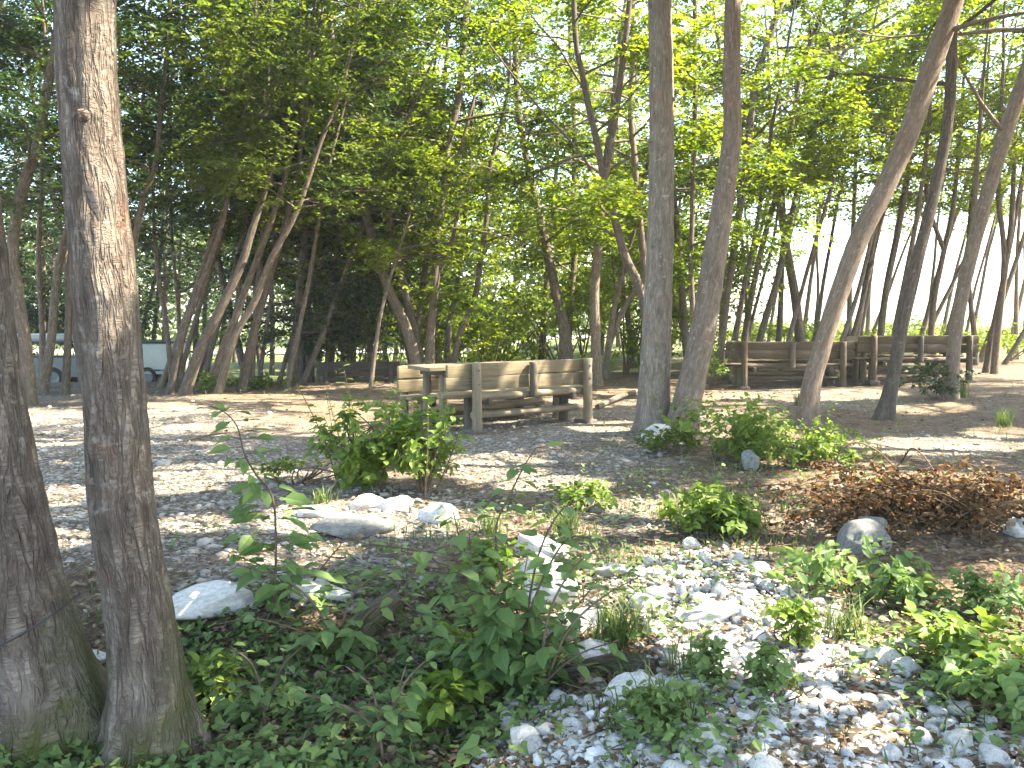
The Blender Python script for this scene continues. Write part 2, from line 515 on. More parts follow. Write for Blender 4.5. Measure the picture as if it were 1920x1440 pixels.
for px, py, Y, r in [(222, 330, 3.25, .07), (220, 370, 3.25, .09), (222, 410, 3.25, .10), (224, 450, 3.25, .11), (226, 490, 3.25, .10), (230, 530, 3.25, .08), (232, 570, 3.25, .05), (640, 790, 8.0, .25), (690, 800, 8.0, .25), (660, 840, 8.0, .2), (610, 830, 8.0, .2), (720, 860, 8.0, .15), (800, 830, 8.0, .12), (700, 760, 8.0, .15), (1400, 800, 10.6, .25), (1350, 830, 10.2, .2), (1470, 830, 10, .2), (1330, 970, 6.8, .12), (1760, 1240, 4.2, .1), (1830, 1230, 4.2, .1), (1850, 1110, 5, .12), (660, 1040, 4.4, .06), (1040, 1000, 3.8, .06), (900, 1380, 3.0, .05), (410, 1290, 3.6, .06), (500, 1000, 4.4, .06),
                     (2, 300, 3.3, .07), (6, 380, 3.3, .07), (22, 520, 3.3, .06), (20, 620, 3.3, .05), (30, 560, 3.3, .05),
                     (975, 690, 11.3, .1), (1010, 700, 11.4, .12), (1040, 685, 11.5, .14), (1070, 690, 11.6, .12), (950, 705, 11.2, .08), (840, 730, 11.3, .08), (840, 770, 11.3, .08),
                     (1092, 720, 11.9, .08), (1040, 690, 11.5, .1), (1240, 640, 11.0, .08), (1230, 690, 11.0, .06), (1000, 330, 20.5, .15), (1008, 380, 20.5, .15), (1015, 420, 20.5, .15), (985, 270, 20.5, .1),
                     (655, 280, 19.5, .15), (665, 320, 19.5, .1), (455, 490, 16.3, .15), (465, 450, 16.3, .15), (480, 410, 16.3, .1), (520, 460, 16.3, .12), (545, 410, 16.3, .12), (440, 530, 16.3, .1),
                     (470, 580, 16.3, .12), (818, 520, 19.5, .12), (815, 560, 19.5, .1), (1795, 590, 15.2, .1), (1800, 560, 15.2, .1), (1790, 630, 15.2, .1), (1540, 640, 11.6, .06), (1520, 700, 11.6, .06)]:
    open_gap(P(np.array([px]), np.array([py]), Y), r)
    if px < 260 and Y < 4: open_gap(P(np.array([px]), np.array([py]), Y), r * .6, GAP_T)

for x0, x1, n in ((600, 1340, 900), (1340, 1900, 200), (250, 600, 60), (-50, 250, 25)):   # thin places high in the canopy over the far side of the clearing
    open_gap(P(_gr.uniform(x0, x1, n), _gr.uniform(40, 640, n), _gr.uniform(15, 26, n)), .36, GAP_HI)

open_gap(P(_gr.uniform(740, 1180, 480), _gr.uniform(60, 650, 480), _gr.uniform(17, 30, 480)), .30, GAP_W)
open_gap(P(_gr.uniform(-20, 600, 110), _gr.uniform(-20, 330, 110), _gr.uniform(15, 27, 110)), .3, GAP_W)
open_gap(P(_gr.uniform(1240, 1900, 200), _gr.uniform(-20, 380, 200), _gr.uniform(14, 26, 200)), .3, GAP_W)
open_gap(P(_gr.uniform(560, 760, 60), _gr.uniform(30, 330, 60), _gr.uniform(18, 28, 60)), .3, GAP_W)
open_gap(P(_gr.uniform(800, 1160, 500), _gr.uniform(380, 660, 500), _gr.uniform(21, 33, 500)), .45, GAP_HI)

open_gap(P(_gr.uniform(420, 1150, 70), _gr.uniform(830, 1250, 70), _gr.uniform(3.5, 4.4, 70)), .045, GAP_W)
open_gap(P(_gr.uniform(250, 1000, 60), _gr.uniform(1150, 1430, 60), _gr.uniform(3.0, 3.6, 60)), .035, GAP_W)
open_gap(P(_gr.uniform(1100, 1900, 120), _gr.uniform(820, 1400, 120), _gr.uniform(4, 8, 120)), .06, GAP_W)

# ------------------------------------------------------------------ ground
def blob(px, py, items):
    m = np.zeros(px.shape)
    for cx, cy, rx, ry, w in items:
        d = ((px - cx) / rx) ** 2 + ((py - cy) / ry) ** 2
        m = np.maximum(m, w * np.clip(1.5 - d, 0, 1))
    return m
GRAVEL_BLOBS = [(150, 900, 480, 150, 1), (330, 1000, 320, 60, 1), (1010, 850, 260, 75, .9), (720, 960, 240, 60, .9), (1150, 790, 240, 40, .5), (1430, 1260, 210, 180, .95), (1250, 1380, 330, 90, .8),
                (1640, 1400, 200, 90, .8), (1330, 1110, 130, 100, 1), (1100, 1090, 150, 100, .7), (1160, 950, 180, 60, .6), (1560, 745, 200, 22, .55), (1760, 836, 190, 24, .75), (1500, 970, 70, 30, .5), (560, 1090, 260, 60, .8)]
def gravel_at(x, y):
    z = height(x, y)
    px, py = proj(x, y, z)
    m = blob(px, py, GRAVEL_BLOBS)
    m = m * (y > 1.5)
    nn = fbm(np.stack([x * 1.3, y * 1.3, 0 * x], -1).reshape(-1, 3), 41, 3).reshape(x.shape)
    return np.clip(m + nn * .45 * (m > .02), 0, 1)
def grass_at(x, y):
    m = sstep(20, 25, y) * sstep(6, 0, x) + .6 * sstep(22, 30, y)
    return np.clip(m, 0, 1)

def axis(lo, hi, step, far):
    a = list(np.arange(lo, hi + 1e-6, step))
    s, x = step, hi
    while x < far:
        s *= 1.22; x += s; a.append(x)
    s, x = step, lo
    while x > -far:
        s *= 1.22; x -= s; a.insert(0, x)
    return np.array(a)
xs, ys = axis(-11, 12, .1, 200), axis(1.5, 22, .1, 200)
X, Yg = np.meshgrid(xs, ys)
Z = height(X, Yg)
near = np.exp(-np.maximum(0, Yg - 4) / 14)
gm = gravel_at(X, Yg)
Z = Z + .018 * fbm(np.stack([X * 5, Yg * 5, 0 * X], -1).reshape(-1, 3), 77, 3).reshape(X.shape) * near
nx, ny = len(xs), len(ys)
ii = (np.arange(ny - 1)[:, None] * nx + np.arange(nx - 1)[None, :])
gf = np.stack([ii, ii + 1, ii + nx + 1, ii + nx], -1).reshape(-1, 4)
gmb = MB()
gmb.add(np.stack([X, Yg, Z], -1).reshape(-1, 3), gf)

GROUND, nt, b = new_mat("forest_floor")
tc = N(nt, "ShaderNodeTexCoord")
pos = tc.outputs["Object"]
ga = N(nt, "ShaderNodeAttribute", attribute_name="gravel").outputs["Fac"]
gs = N(nt, "ShaderNodeAttribute", attribute_name="grassy").outputs["Fac"]
vor = N(nt, "ShaderNodeTexVoronoi"); nt.links.new(pos, vor.inputs["Vector"]); vor.inputs["Scale"].default_value = 42
vor2 = N(nt, "ShaderNodeTexVoronoi"); nt.links.new(pos, vor2.inputs["Vector"]); vor2.inputs["Scale"].default_value = 17
sep = N(nt, "ShaderNodeSeparateColor"); nt.links.new(vor.outputs["Color"], sep.inputs[0])
grav = ramp(nt, sep.outputs[0], [(0, (.075, .062, .046)), (.45, (.155, .135, .106)), (.8, (.27, .243, .20)), (1, (.44, .41, .355))])
lit1 = noise(nt, pos, 30, 6, .7)
sep2 = N(nt, "ShaderNodeSeparateColor"); nt.links.new(vor2.outputs["Color"], sep2.inputs[0])
litter = ramp(nt, lit1, [(.28, (.055, .040, .027)), (.5, (.15, .115, .080)), (.72, (.29, .24, .18))])
litter = mix(nt, .35, litter, ramp(nt, sep2.outputs[0], [(0, (.05, .034, .02)), (.6, (.15, .10, .06)), (1, (.32, .25, .17))]))
col = mix(nt, ga, litter, grav)
patch = ramp(nt, noise(nt, pos, 1.3, 5, .6), [(.35, (.72, .70, .66)), (.65, (1.15, 1.13, 1.1))])
col = mix(nt, 1.0, col, patch, 'MULTIPLY')
grs = ramp(nt, noise(nt, pos, 6, 6, .7), [(.3, (.06, .085, .025)), (.7, (.16, .18, .07))])
col = mix(nt, gs, col, grs)
nt.links.new(col, b.inputs["Base Color"])
b.inputs["Roughness"].default_value = .95
b.inputs["Specular IOR Level"].default_value = .1
bump(nt, b, math_n(nt, 'ADD', math_n(nt, 'MULTIPLY', vor.outputs[0], .8), lit1), .02)
ground = gmb.build("ground", GROUND)
tag(ground, kind="structure")
for nm, arr in (("gravel", gm), ("grassy", grass_at(X, Yg))):
    at = ground.data.attributes.new(nm, 'FLOAT', 'POINT')
    at.data.foreach_set("value", arr.astype(np.float32).ravel())

# a pale road crossing the clearing far behind the trees on the lower side
ROAD = plain_mat("pale_road", (.42, .40, .37), .9)
rmb = MB()
rx_ = np.linspace(-60, 6, 67)
ra, rb = 50 + .02 * (rx_ + 20) ** 2 * .3, 56 + .02 * (rx_ + 20) ** 2 * .3
rv = np.stack([np.stack([rx_, ra, height(rx_, ra) + .05], -1), np.stack([rx_, rb, height(rx_, rb) + .05], -1)], 1).reshape(-1, 3)
rmb.add(rv, [[2 * i, 2 * i + 2, 2 * i + 3, 2 * i + 1] for i in range(66)])
tag(rmb.build("road", ROAD), kind="structure")

# ------------------------------------------------------------------ trees
def add_crown(mb_l, mb_b, path, prad, z0, R0, n_limb, n_spray, leaf, rng, per=13, up=.45, cull=True, hz=None, open_limbs=False, spray_len=.55):
    """limbs along the upper trunk into mb_b, leafy sprays along the limbs into mb_l"""
    zt = path[:, 2].max()
    z = path[:, 2]
    sp_p, sp_d = [], []
    az = rng.uniform(0, 6.28)
    for k in range(n_limb):
        f = (k + rng.uniform(0, 1)) / n_limb
        zz = z0 + (zt - z0) * f ** .85
        i = int(np.argmin(np.abs(z - zz)))
        p = path[i]
        az += 2.4 + rng.uniform(-.5, .5)
        shape = (0.55 + .65 * math.sin(math.pi * min(1, .25 + f * .75))) * rng.uniform(.7, 1.15)
        L = R0 * shape * (1 - .45 * max(0, f - .75) / .25)
        rise = rng.uniform(.1, up + .35 * f)
        d = np.array([math.cos(az), math.sin(az), rise])
        d = d / np.linalg.norm(d)
        m = 6
        pts = [p]
        dd = d.copy()
        for s in range(m):
            dd = unit(dd + np.array([rng.normal(0, .14), rng.normal(0, .14), rng.normal(.0, .10) - .03 * s]))
            pts.append(pts[-1] + dd * L / m)
        pts = np.array(pts)
        r0 = min(prad[i] * .45, .012 + .012 * L)
        fine_pts = np.concatenate([pts[:-1] + (pts[1:] - pts[:-1]) * q for q in (0, .25, .5, .75)])
        if open_limbs and in_gap(fine_pts, GAP_T).sum() > 0: continue          # this limb would hang across an opening
        tube(mb_b, pts, np.linspace(r0, .004, m + 1), 5, cap=False)
        ns = max(2, int(n_spray / n_limb * rng.uniform(.7, 1.3)))
        t = rng.uniform(.25, 1.0, ns) ** .8 * m
        j = np.clip(t.astype(int), 0, m - 1)
        q = pts[j] + (pts[j + 1] - pts[j]) * (t - j)[:, None]
        a2 = np.arctan2(dd[1], dd[0]) + rng.normal(0, .9, ns)
        sp_d.append(np.stack([np.cos(a2), np.sin(a2), rng.normal(-.05, .22, ns)], -1))
        sp_p.append(q + rng.normal(0, .16, (ns, 3)) * R0 / 2)
        # a few thin twigs
        for s in range(2):
            w = int(rng.integers(2, m))
            a3 = az + rng.choice([-1, 1]) * rng.uniform(.5, 1.0)
            e = pts[w] + np.array([math.cos(a3), math.sin(a3), rng.uniform(0, .5)]) * L * .35
            tube(mb_b, np.array([pts[w], (pts[w] + e) / 2 + rng.normal(0, .04, 3), e]), [r0 * .35, r0 * .25, .003], 4, cap=False)
            t2 = rng.uniform(.3, 1, max(1, ns // 5))[:, None]
            sp_p.append(pts[w] + (e - pts[w]) * t2 + rng.normal(0, .1, (len(t2), 3)))
            a4 = a3 + rng.normal(0, .7, len(t2))
            sp_d.append(np.stack([np.cos(a4), np.sin(a4), rng.normal(-.05, .2, len(t2))], -1))
    sp, sd = np.vstack(sp_p), unit(np.vstack(sp_d))
    n = len(sp)
    spn = unit(np.array([0, 0, 1.0]) + rng.normal(0, .20, (n, 3)))
    side = unit(np.cross(sd, spn))
    clump = np.clip(.5 + .5 * fbm(sp * .9, 9, 2) + rng.normal(0, .10, n), 0, 1)
    t = (np.arange(per) + .5) / per
    sl = (spray_len * rng.uniform(.7, 1.25, n))[:, None, None]
    sg = np.where(np.arange(per) % 2 == 0, 1.0, -1.0)
    pp = sp[:, None, :] + sd[:, None, :] * (t[None, :, None] * sl) + rng.normal(0, .018, (n, per, 3))
    pp[..., 2] -= (t ** 2)[None, :] * .12 * rng.uniform(0, 1.5, n)[:, None]
    ld = sd[:, None, :] * .55 + side[:, None, :] * (sg[None, :, None] * .85) + rng.normal(0, .22, (n, per, 3))
    ld[..., 2] -= .18
    ln = spn[:, None, :] + rng.normal(0, .20, (n, per, 3))
    pp, ld, ln = pp.reshape(-1, 3), ld.reshape(-1, 3), ln.reshape(-1, 3)
    tint = np.clip(np.repeat(clump, per) + rng.normal(0, .16, len(pp)), 0, 1)
    if cull:
        k = ~in_gap(pp + unit(ld) * leaf * .5)
        pp, ld, ln, tint = pp[k], ld[k], ln[k], tint[k]
    L = leaf * rng.uniform(.7, 1.25, len(pp))
    leaves(mb_l, pp, ld, ln, L, L * .62, tint)

def make_tree(label, pts, Y=None, name="tree", mat=None, leafmat=None, H=10.5, z0=3.0, R0=2.0, limbs=16, sprays=260, leaf=.085, sides=10, rough=.10, flare=.55,
              group=None, seed=None, step=.18, dY=None, fork=None, cat="tree", per=13, knots=0, cull=True, up=.45, wscale=1.0, ridge=.35):
    seed = seed if seed is not None else random.randrange(10 ** 6)
    rng = np.random.default_rng(seed)
    pts = list(pts)
    if pts[0][1] < pts[-1][1]: pts = pts[::-1]          # base first
    base_px = pts[0]
    if Y is None:
        g = G(np.array([base_px[0]]), np.array([base_px[1]]))[0]
        Y = float(g[1])
    dY = rng.uniform(-.06, .06) if dY is None else dY
    W, rad = [], []
    for px, py, w in pts:
        q = P(np.array(px), np.array(py), Y)
        yy = Y + dY * max(0, q[2])
        q = P(np.array(px), np.array(py), yy)
        W.append(q); rad.append(w * .5 * wscale * yy / FPX)
    W = np.array(W)
    gz = height(np.array([W[0][0]]), np.array([W[0][1]]))[0] - .12
    if W[0][2] > gz + .05:
        dwn = (W[0] - W[1]); dwn[2] = min(dwn[2], -.05)
        s = min(3.0, (W[0][2] - gz) / -dwn[2])
        low = W[0] + dwn * s * .4
        low[2] = gz
        W = np.vstack([low, W]); rad = [rad[0] * 1.12] + rad
    else:
        W[0][2] = gz
    # carry on above the frame
    top, d, r = W[-1], unit(W[-1] - W[-2]), rad[-1]
    while top[2] < H:
        d = unit(d * np.array([.86, .86, 1]) + np.array([rng.normal(0, .06), rng.normal(0, .06), .16]))
        top = top + d * 1.0
        r = max(.012, r * (1 - .9 / max(1.5, H - top[2] + 2.2)))
        W = np.vstack([W, top]); rad.append(r)
    path, pr = catmull(W, rad, step)
    root = thing(name, label, cat, path[0] + np.array([0, 0, .12]), 0, group)
    o = np.array(root.location)
    mb = MB()
    tube(mb, path, pr, sides, rough, seed % 97, flare=flare, ridge_k=ridge)
    for fk in (fork or []):
        q, rr = [], []
        for px, py, w in (fk if fk[0][1] > fk[-1][1] else fk[::-1]):
            u = P(np.array(px), np.array(py), Y)
            yy = Y + dY * max(0, u[2])
            q.append(P(np.array(px), np.array(py), yy)); rr.append(w * .5 * yy / FPX)
        fp, fr = catmull(np.array(q), rr, step)
        tube(mb, fp, fr, 8, rough, 5, s0=2.0)
    for k in range(knots):                               # stubs of shed branches
        i = int(rng.integers(len(path) // 6, max(len(path) // 6 + 1, len(path) * 2 // 3)))
        a = rng.uniform(-2.8, -.3)
        dd = np.array([math.cos(a), math.sin(a), .15])
        tube(mb, np.array([path[i] + dd * pr[i] * .8, path[i] + dd * (pr[i] * 1.02 + .015), path[i] + dd * (pr[i] * 1.02 + .022)]), [.03, .022, .012], 9, s0=3.0)
    lf = MB()
    add_crown(lf, mb, path, pr, z0, R0, limbs, sprays, leaf, rng, per=per, cull=cull, up=up)
    mb.build("trunk", mat or BARK_FAR, root, o)
    lf.build("crown", leafmat or LEAF_LIGHT, root, o, smooth=False)
    return root

def T(label, pts, **k):
    return make_tree(label, pts, **k)

# --- the big trunks close by
T("rough mossy trunk with a thin wire round it, cut by the picture's left edge", [(-75, 0, 104), (-60, 300, 106), (-35, 550, 112), (-20, 720, 122), (5, 900, 145), (45, 1130, 175), (80, 1290, 215), (98, 1400, 250)],
  Y=3.45, mat=BARK_NEAR, sides=150, rough=.045, step=.013, wscale=.88, ridge=1.1, knots=4, H=12, z0=5.5, R0=3.0, limbs=16, sprays=420, leafmat=LEAF_MID, seed=101, dY=.02, flare=.6, leaf=.1)
T("thick tree with scaly bark and a sunlit streak beside the mossy trunk", [(160, 0, 114), (171, 250, 115), (193, 500, 125), (215, 750, 123), (229, 950, 130), (260, 1150, 134), (277, 1300, 150), (280, 1405, 185)],
  Y=3.35, mat=BARK_NEAR, sides=150, rough=.045, step=.013, wscale=.88, ridge=1.1, knots=4, H=12, z0=5.5, R0=3.0, limbs=16, sprays=420, leafmat=LEAF_MID, seed=102, dY=.0, flare=.6, leaf=.1)
# --- the pair by the bench and the leaning ones to the right
T("tall straight grey trunk with branch knots beside the curved brown trunk", [(1237, -40, 45), (1240, 150, 48), (1240, 350, 50), (1236, 500, 54), (1230, 650, 60), (1226, 740, 64), (1224, 808, 74)],
  mat=BARK_SPRUCE, sides=36, wscale=.92, rough=.045, step=.05, H=13, z0=6.5, R0=2.4, limbs=18, sprays=380, leafmat=LEAF_MID, seed=103, dY=0, knots=9, flare=.4)
T("curved smooth brown trunk growing against the straight grey trunk", [(1375, -40, 30), (1372, 150, 34), (1373, 250, 36), (1360, 350, 41), (1340, 480, 47), (1322, 600, 50), (1300, 700, 53), (1284, 770, 58), (1274, 810, 70)],
  mat=BARK_BEECH, sides=32, wscale=.92, rough=.05, step=.05, H=12, z0=6.2, R0=2.6, limbs=16, sprays=380, leafmat=LEAF_LIGHT, seed=104, dY=.01, flare=.4)
T("steeply leaning tree with pale lichen spots low on its trunk", [(1795, -20, 33), (1745, 130, 36), (1700, 260, 36), (1660, 350, 36), (1610, 450, 36), (1570, 560, 34), (1545, 640, 32), (1522, 720, 34), (1513, 797, 40)],
  mat=BARK_BEECH, sides=24, rough=.045, step=.06, H=9.5, z0=4.6, R0=2.4, limbs=15, sprays=300, seed=105, dY=.02)
T("slim leaning tree with a wide root foot in front of the long bench", [(1786, 40, 20), (1780, 200, 22), (1765, 300, 22), (1735, 430, 24), (1705, 540, 24), (1690, 620, 24), (1674, 710, 26), (1658, 787, 34)],
  mat=BARK_FAR, sides=18, rough=.05, wscale=.9, step=.08, H=10, z0=4.4, R0=2.1, limbs=14, sprays=260, seed=106, flare=1.0)
T("leaning tree with a sunlit edge standing at the end of the long bench", [(1935, 100, 28), (1885, 250, 30), (1855, 350, 28), (1825, 460, 28), (1802, 560, 27), (1789, 650, 25), (1781, 748, 32)],
  mat=BARK_BEECH, sides=18, rough=.05, wscale=.9, step=.08, H=10, z0=4.3, R0=2.4, limbs=14, sprays=260, seed=107)
# --- slender trees behind the benches
for label, pts, Y, kw in [
    ("slender dark tree seen between the curved trunk and the long bench", [(1466, 0, 15), (1440, 80, 17), (1415, 160, 18), (1396, 330, 17), (1374, 480, 16), (1352, 650, 18)], 19.5, {}),
    ("thin leaning tree rising behind the long bench's near end", [(1530, 50, 10), (1503, 130, 11), (1480, 260, 12), (1460, 350, 13), (1432, 450, 14), (1408, 560, 15), (1396, 640, 16)], 20.5, {}),
    ("thin leaning tree with one high side branch behind the long bench", [(1585, 30, 10), (1562, 130, 13), (1532, 220, 13), (1507, 310, 14), (1485, 400, 14), (1458, 520, 15), (1424, 640, 17)], 20.0, {"fork": [[(1562, 130, 8), (1600, 80, 6), (1690, 20, 5)]]}),
    ("short thick dark trunk behind the middle of the first long bench", [(1450, 300, 12), (1472, 450, 20), (1490, 550, 22), (1500, 640, 24)], 24, {}),
    ("straight pole-like tree in front of the white sky gap", [(1604, 100, 7), (1604, 300, 9), (1600, 420, 11), (1594, 520, 12), (1592, 640, 13)], 26, {}),
    ("upright dark tree rising behind the joint of the two long benches", [(1712, 100, 10), (1705, 290, 14), (1684, 430, 16), (1662, 540, 16), (1650, 640, 17)], 22, {}),
    ("forked thin tree behind the second long bench", [(1800, 250, 9), (1788, 380, 11), (1770, 470, 13), (1752, 560, 14), (1745, 640, 15)], 22, {"fork": [[(1770, 470, 9), (1740, 380, 8), (1735, 280, 6)]]}),
    ("twin stemmed thin tree beyond the far end of the long bench", [(1878, 200, 9), (1872, 360, 12), (1882, 460, 13), (1880, 540, 14), (1867, 660, 17)], 19.5, {"fork": [[(1880, 540, 11), (1896, 420, 10), (1902, 300, 8)]]}),
    ("thin curved sapling tree between the leaning ones behind the long bench", [(1850, 150, 7), (1830, 300, 8), (1818, 420, 10), (1816, 520, 11), (1828, 640, 13)], 23, {}),
    ("thin upright tree with a dark stem beside the curved trunk", [(1303, -20, 11), (1303, 200, 12), (1298, 400, 12), (1296, 520, 13), (1306, 690, 15)], 17, {}),
    ("thin dark tree half hidden by the curved brown trunk", [(1335, 0, 8), (1375, 300, 9), (1366, 420, 11), (1356, 520, 13), (1352, 690, 15)], 21.5, {}),
    ("slim tree with a bright sunlit stripe down the middle of its stem", [(964, -20, 13), (967, 100, 15), (970, 180, 15), (978, 250, 16), (995, 330, 18), (1011, 400, 20), (1026, 470, 22), (1045, 560, 25), (1058, 620, 29), (1063, 690, 38)], 20.5, {"fork": [[(968, 150, 9), (935, 90, 7), (905, 20, 6)], [(978, 250, 7), (1040, 250, 5), (1120, 215, 4)]]}),
    ("forked tree whose two stems cross behind the straight grey trunk", [(1076, -20, 12), (1080, 80, 14), (1092, 140, 15), (1106, 210, 16), (1120, 270, 17), (1133, 340, 18), (1150, 400, 20), (1172, 480, 22), (1205, 560, 23), (1226, 720, 27)], 15.5, {"fork": [[(1133, 340, 13), (1150, 240, 13), (1166, 130, 12), (1182, -10, 10)], [(1150, 400, 6), (1090, 290, 5), (1000, 190, 4), (900, 60, 3)]]}),
    ("wavy thin tree just beside the straight grey trunk", [(1186, -20, 12), (1188, 100, 14), (1182, 200, 14), (1190, 300, 15), (1198, 400, 16), (1208, 500, 17), (1215, 690, 20)], 18.5, {}),
    ("stout upright tree behind the near bench's end post", [(1175, -10, 10), (1160, 100, 14), (1148, 220, 17), (1134, 330, 20), (1126, 433, 22), (1115, 540, 23), (1117, 640, 25), (1118, 722, 30)], 18.2, {}),
    ("thin upright stem behind the sunlit striped tree", [(1068, 0, 9), (1070, 100, 11), (1077, 250, 13), (1076, 400, 14), (1080, 450, 15), (1070, 560, 16), (1064, 680, 18)], 23, {}),
    ("short pale leaning stem behind the near bench's back planks", [(1040, 350, 10), (1028, 480, 14), (1023, 570, 16), (1014, 690, 18)], 24, {}),
    ("pair of low leaning stems beside the stout upright tree", [(1190, 430, 9), (1168, 510, 13), (1150, 590, 15), (1134, 700, 18)], 20, {"fork": [[(1142, 650, 10), (1162, 595, 11), (1192, 540, 9)]]}),
    ("leaning tree with a bright upper stem behind the picnic table", [(618, 30, 12), (630, 130, 14), (641, 190, 16), (648, 260, 18), (672, 350, 20), (690, 420, 21), (720, 520, 23), (746, 580, 25), (767, 630, 27), (788, 710, 33)], 19.5, {"fork": [[(641, 190, 9), (690, 230, 7), (700, 210, 5)], [(650, 175, 7), (700, 130, 6), (770, 80, 4)]]}),
    ("slim tree leaning alongside the bright stemmed one behind the table", [(682, -20, 10), (690, 90, 12), (697, 170, 14), (706, 215, 15), (717, 280, 16), (727, 370, 17), (738, 460, 18), (755, 530, 19), (772, 600, 20), (794, 710, 25)], 19.8, {}),
    ("reddish upright tree with a kink behind the picnic table", [(878, -20, 14), (868, 100, 16), (860, 180, 17), (850, 230, 18), (836, 300, 18), (829, 370, 19), (820, 430, 20), (818, 490, 21), (814, 560, 21), (808, 620, 22), (805, 710, 26)], 19.5, {"fork": [[(829, 370, 8), (860, 290, 7), (890, 180, 5)], [(816, 520, 9), (845, 460, 8), (865, 370, 7)]]}),
    ("very thin straight stem behind the reddish upright tree", [(832, 0, 6), (815, 120, 7), (806, 200, 8), (807, 270, 9), (811, 350, 9), (812, 420, 10), (816, 560, 11), (822, 690, 13)], 22, {}),
    ("thin stem leaning away from the reddish upright tree", [(955, 150, 7), (932, 260, 10), (918, 320, 11), (913, 400, 12), (904, 470, 13), (890, 560, 14), (864, 620, 15), (845, 710, 19)], 20, {}),
    ("short bowed stem beside the reddish upright tree", [(880, 330, 8), (868, 440, 10), (855, 550, 12), (842, 610, 14), (838, 710, 16)], 21, {}),
    ("thin grey stem in front of the dark evergreens", [(760, 430, 6), (738, 500, 8), (714, 590, 9), (698, 700, 11)], 17.5, {"sprays": 60, "H": 3.3, "z0": 2.2, "limbs": 5, "mat": BARK_FAR}),
]:
    k = dict(H=9.6, z0=2.4, R0=2.2, limbs=20, sprays=950, leaf=.11, sides=12, step=.15, rough=.05, flare=.35, wscale=.75, group="slender trees behind the picnic benches")
    if pts[0][0] > 1380: k.update(z0=4.1, R0=2.2, sprays=900)
    k.update(kw)
    T(label, pts, Y=Y, **k)
# --- the leaning cluster by the trailer
for label, pts, Y, kw in [
    ("leaning tree with a sunlit kink, frontmost of the trailer clump", [(552, 190, 9), (530, 260, 12), (510, 320, 15), (486, 390, 18), (470, 440, 20), (455, 490, 22), (430, 545, 24), (400, 605, 26), (375, 655, 28), (347, 738, 34)], 16.2, {}),
    ("leaning stem rising close behind the kinked tree in the clump", [(568, 200, 8), (550, 260, 11), (540, 310, 13), (525, 365, 15), (505, 425, 16), (488, 470, 17), (465, 530, 18), (440, 600, 19), (415, 660, 20), (396, 735, 25)], 16.8, {}),
    ("long leaning tree reaching farthest over from the trailer clump", [(640, 170, 8), (622, 215, 10), (600, 270, 12), (575, 345, 14), (550, 410, 15), (508, 487, 18), (480, 560, 19), (450, 612, 19), (430, 660, 20), (411, 733, 24)], 16.5, {}),
    ("thick grey leaning stem at the outer side of the trailer clump", [(560, 300, 12), (535, 420, 16), (505, 520, 19), (490, 570, 21), (467, 660, 23), (452, 738, 27)], 17, {}),
    ("slender leaning tree directly in front of the trailer's end", [(470, 130, 9), (447, 270, 11), (432, 343, 12), (414, 427, 14), (390, 500, 16), (364, 567, 18), (341, 633, 20), (320, 740, 26)], 16.4, {}),
    ("thin dark stem against the trailer's side", [(285, 330, 8), (290, 450, 10), (299, 530, 12), (312, 610, 13), (324, 735, 16)], 17.5, {}),
    ("thin dark stem rising beside the trailer's roof edge", [(318, 330, 7), (324, 470, 9), (333, 560, 10), (338, 650, 11), (345, 735, 13)], 18, {}),
    ("upright bent tree glimpsed just beside the thick scaly trunk", [(310, 130, 10), (301, 213, 14), (293, 300, 16), (270, 370, 17), (256, 430, 18), (248, 520, 20), (240, 735, 26)], 15.5, {}),
    ("dark bent tree between the two near trunks, leaning inward at its top", [(102, 90, 22), (90, 160, 24), (67, 283, 26), (45, 345, 28), (24, 460, 30), (35, 560, 31), (48, 650, 32), (56, 750, 38)], 14.5, {"leafmat": LEAF_DARK_SHADE}),
    ("thin straight stem between the two near trunks", [(85, 150, 9), (79, 300, 11), (72, 480, 12), (78, 600, 14), (84, 740, 18)], 16.5, {"leafmat": LEAF_DARK_SHADE}),
    ("bowed stem with a lit upper curve between the two near trunks", [(140, 350, 12), (128, 420, 16), (114, 480, 20), (103, 550, 22), (97, 630, 23), (80, 742, 28)], 16, {"leafmat": LEAF_DARK_SHADE}),
    ("dark upright stem half hidden by the thick scaly trunk", [(150, 250, 14), (138, 420, 16), (130, 520, 18), (128, 620, 19), (122, 745, 24)], 16.2, {"leafmat": LEAF_DARK_SHADE}),
]:
    k = dict(H=10, z0=2.9, R0=2.2, limbs=20, sprays=620, leaf=.10, sides=12, step=.15, rough=.05, flare=.25, wscale=.68, leafmat=LEAF_MID, group="leaning trees by the trailer")
    k.update(kw)
    T(label, pts, Y=Y, **k)

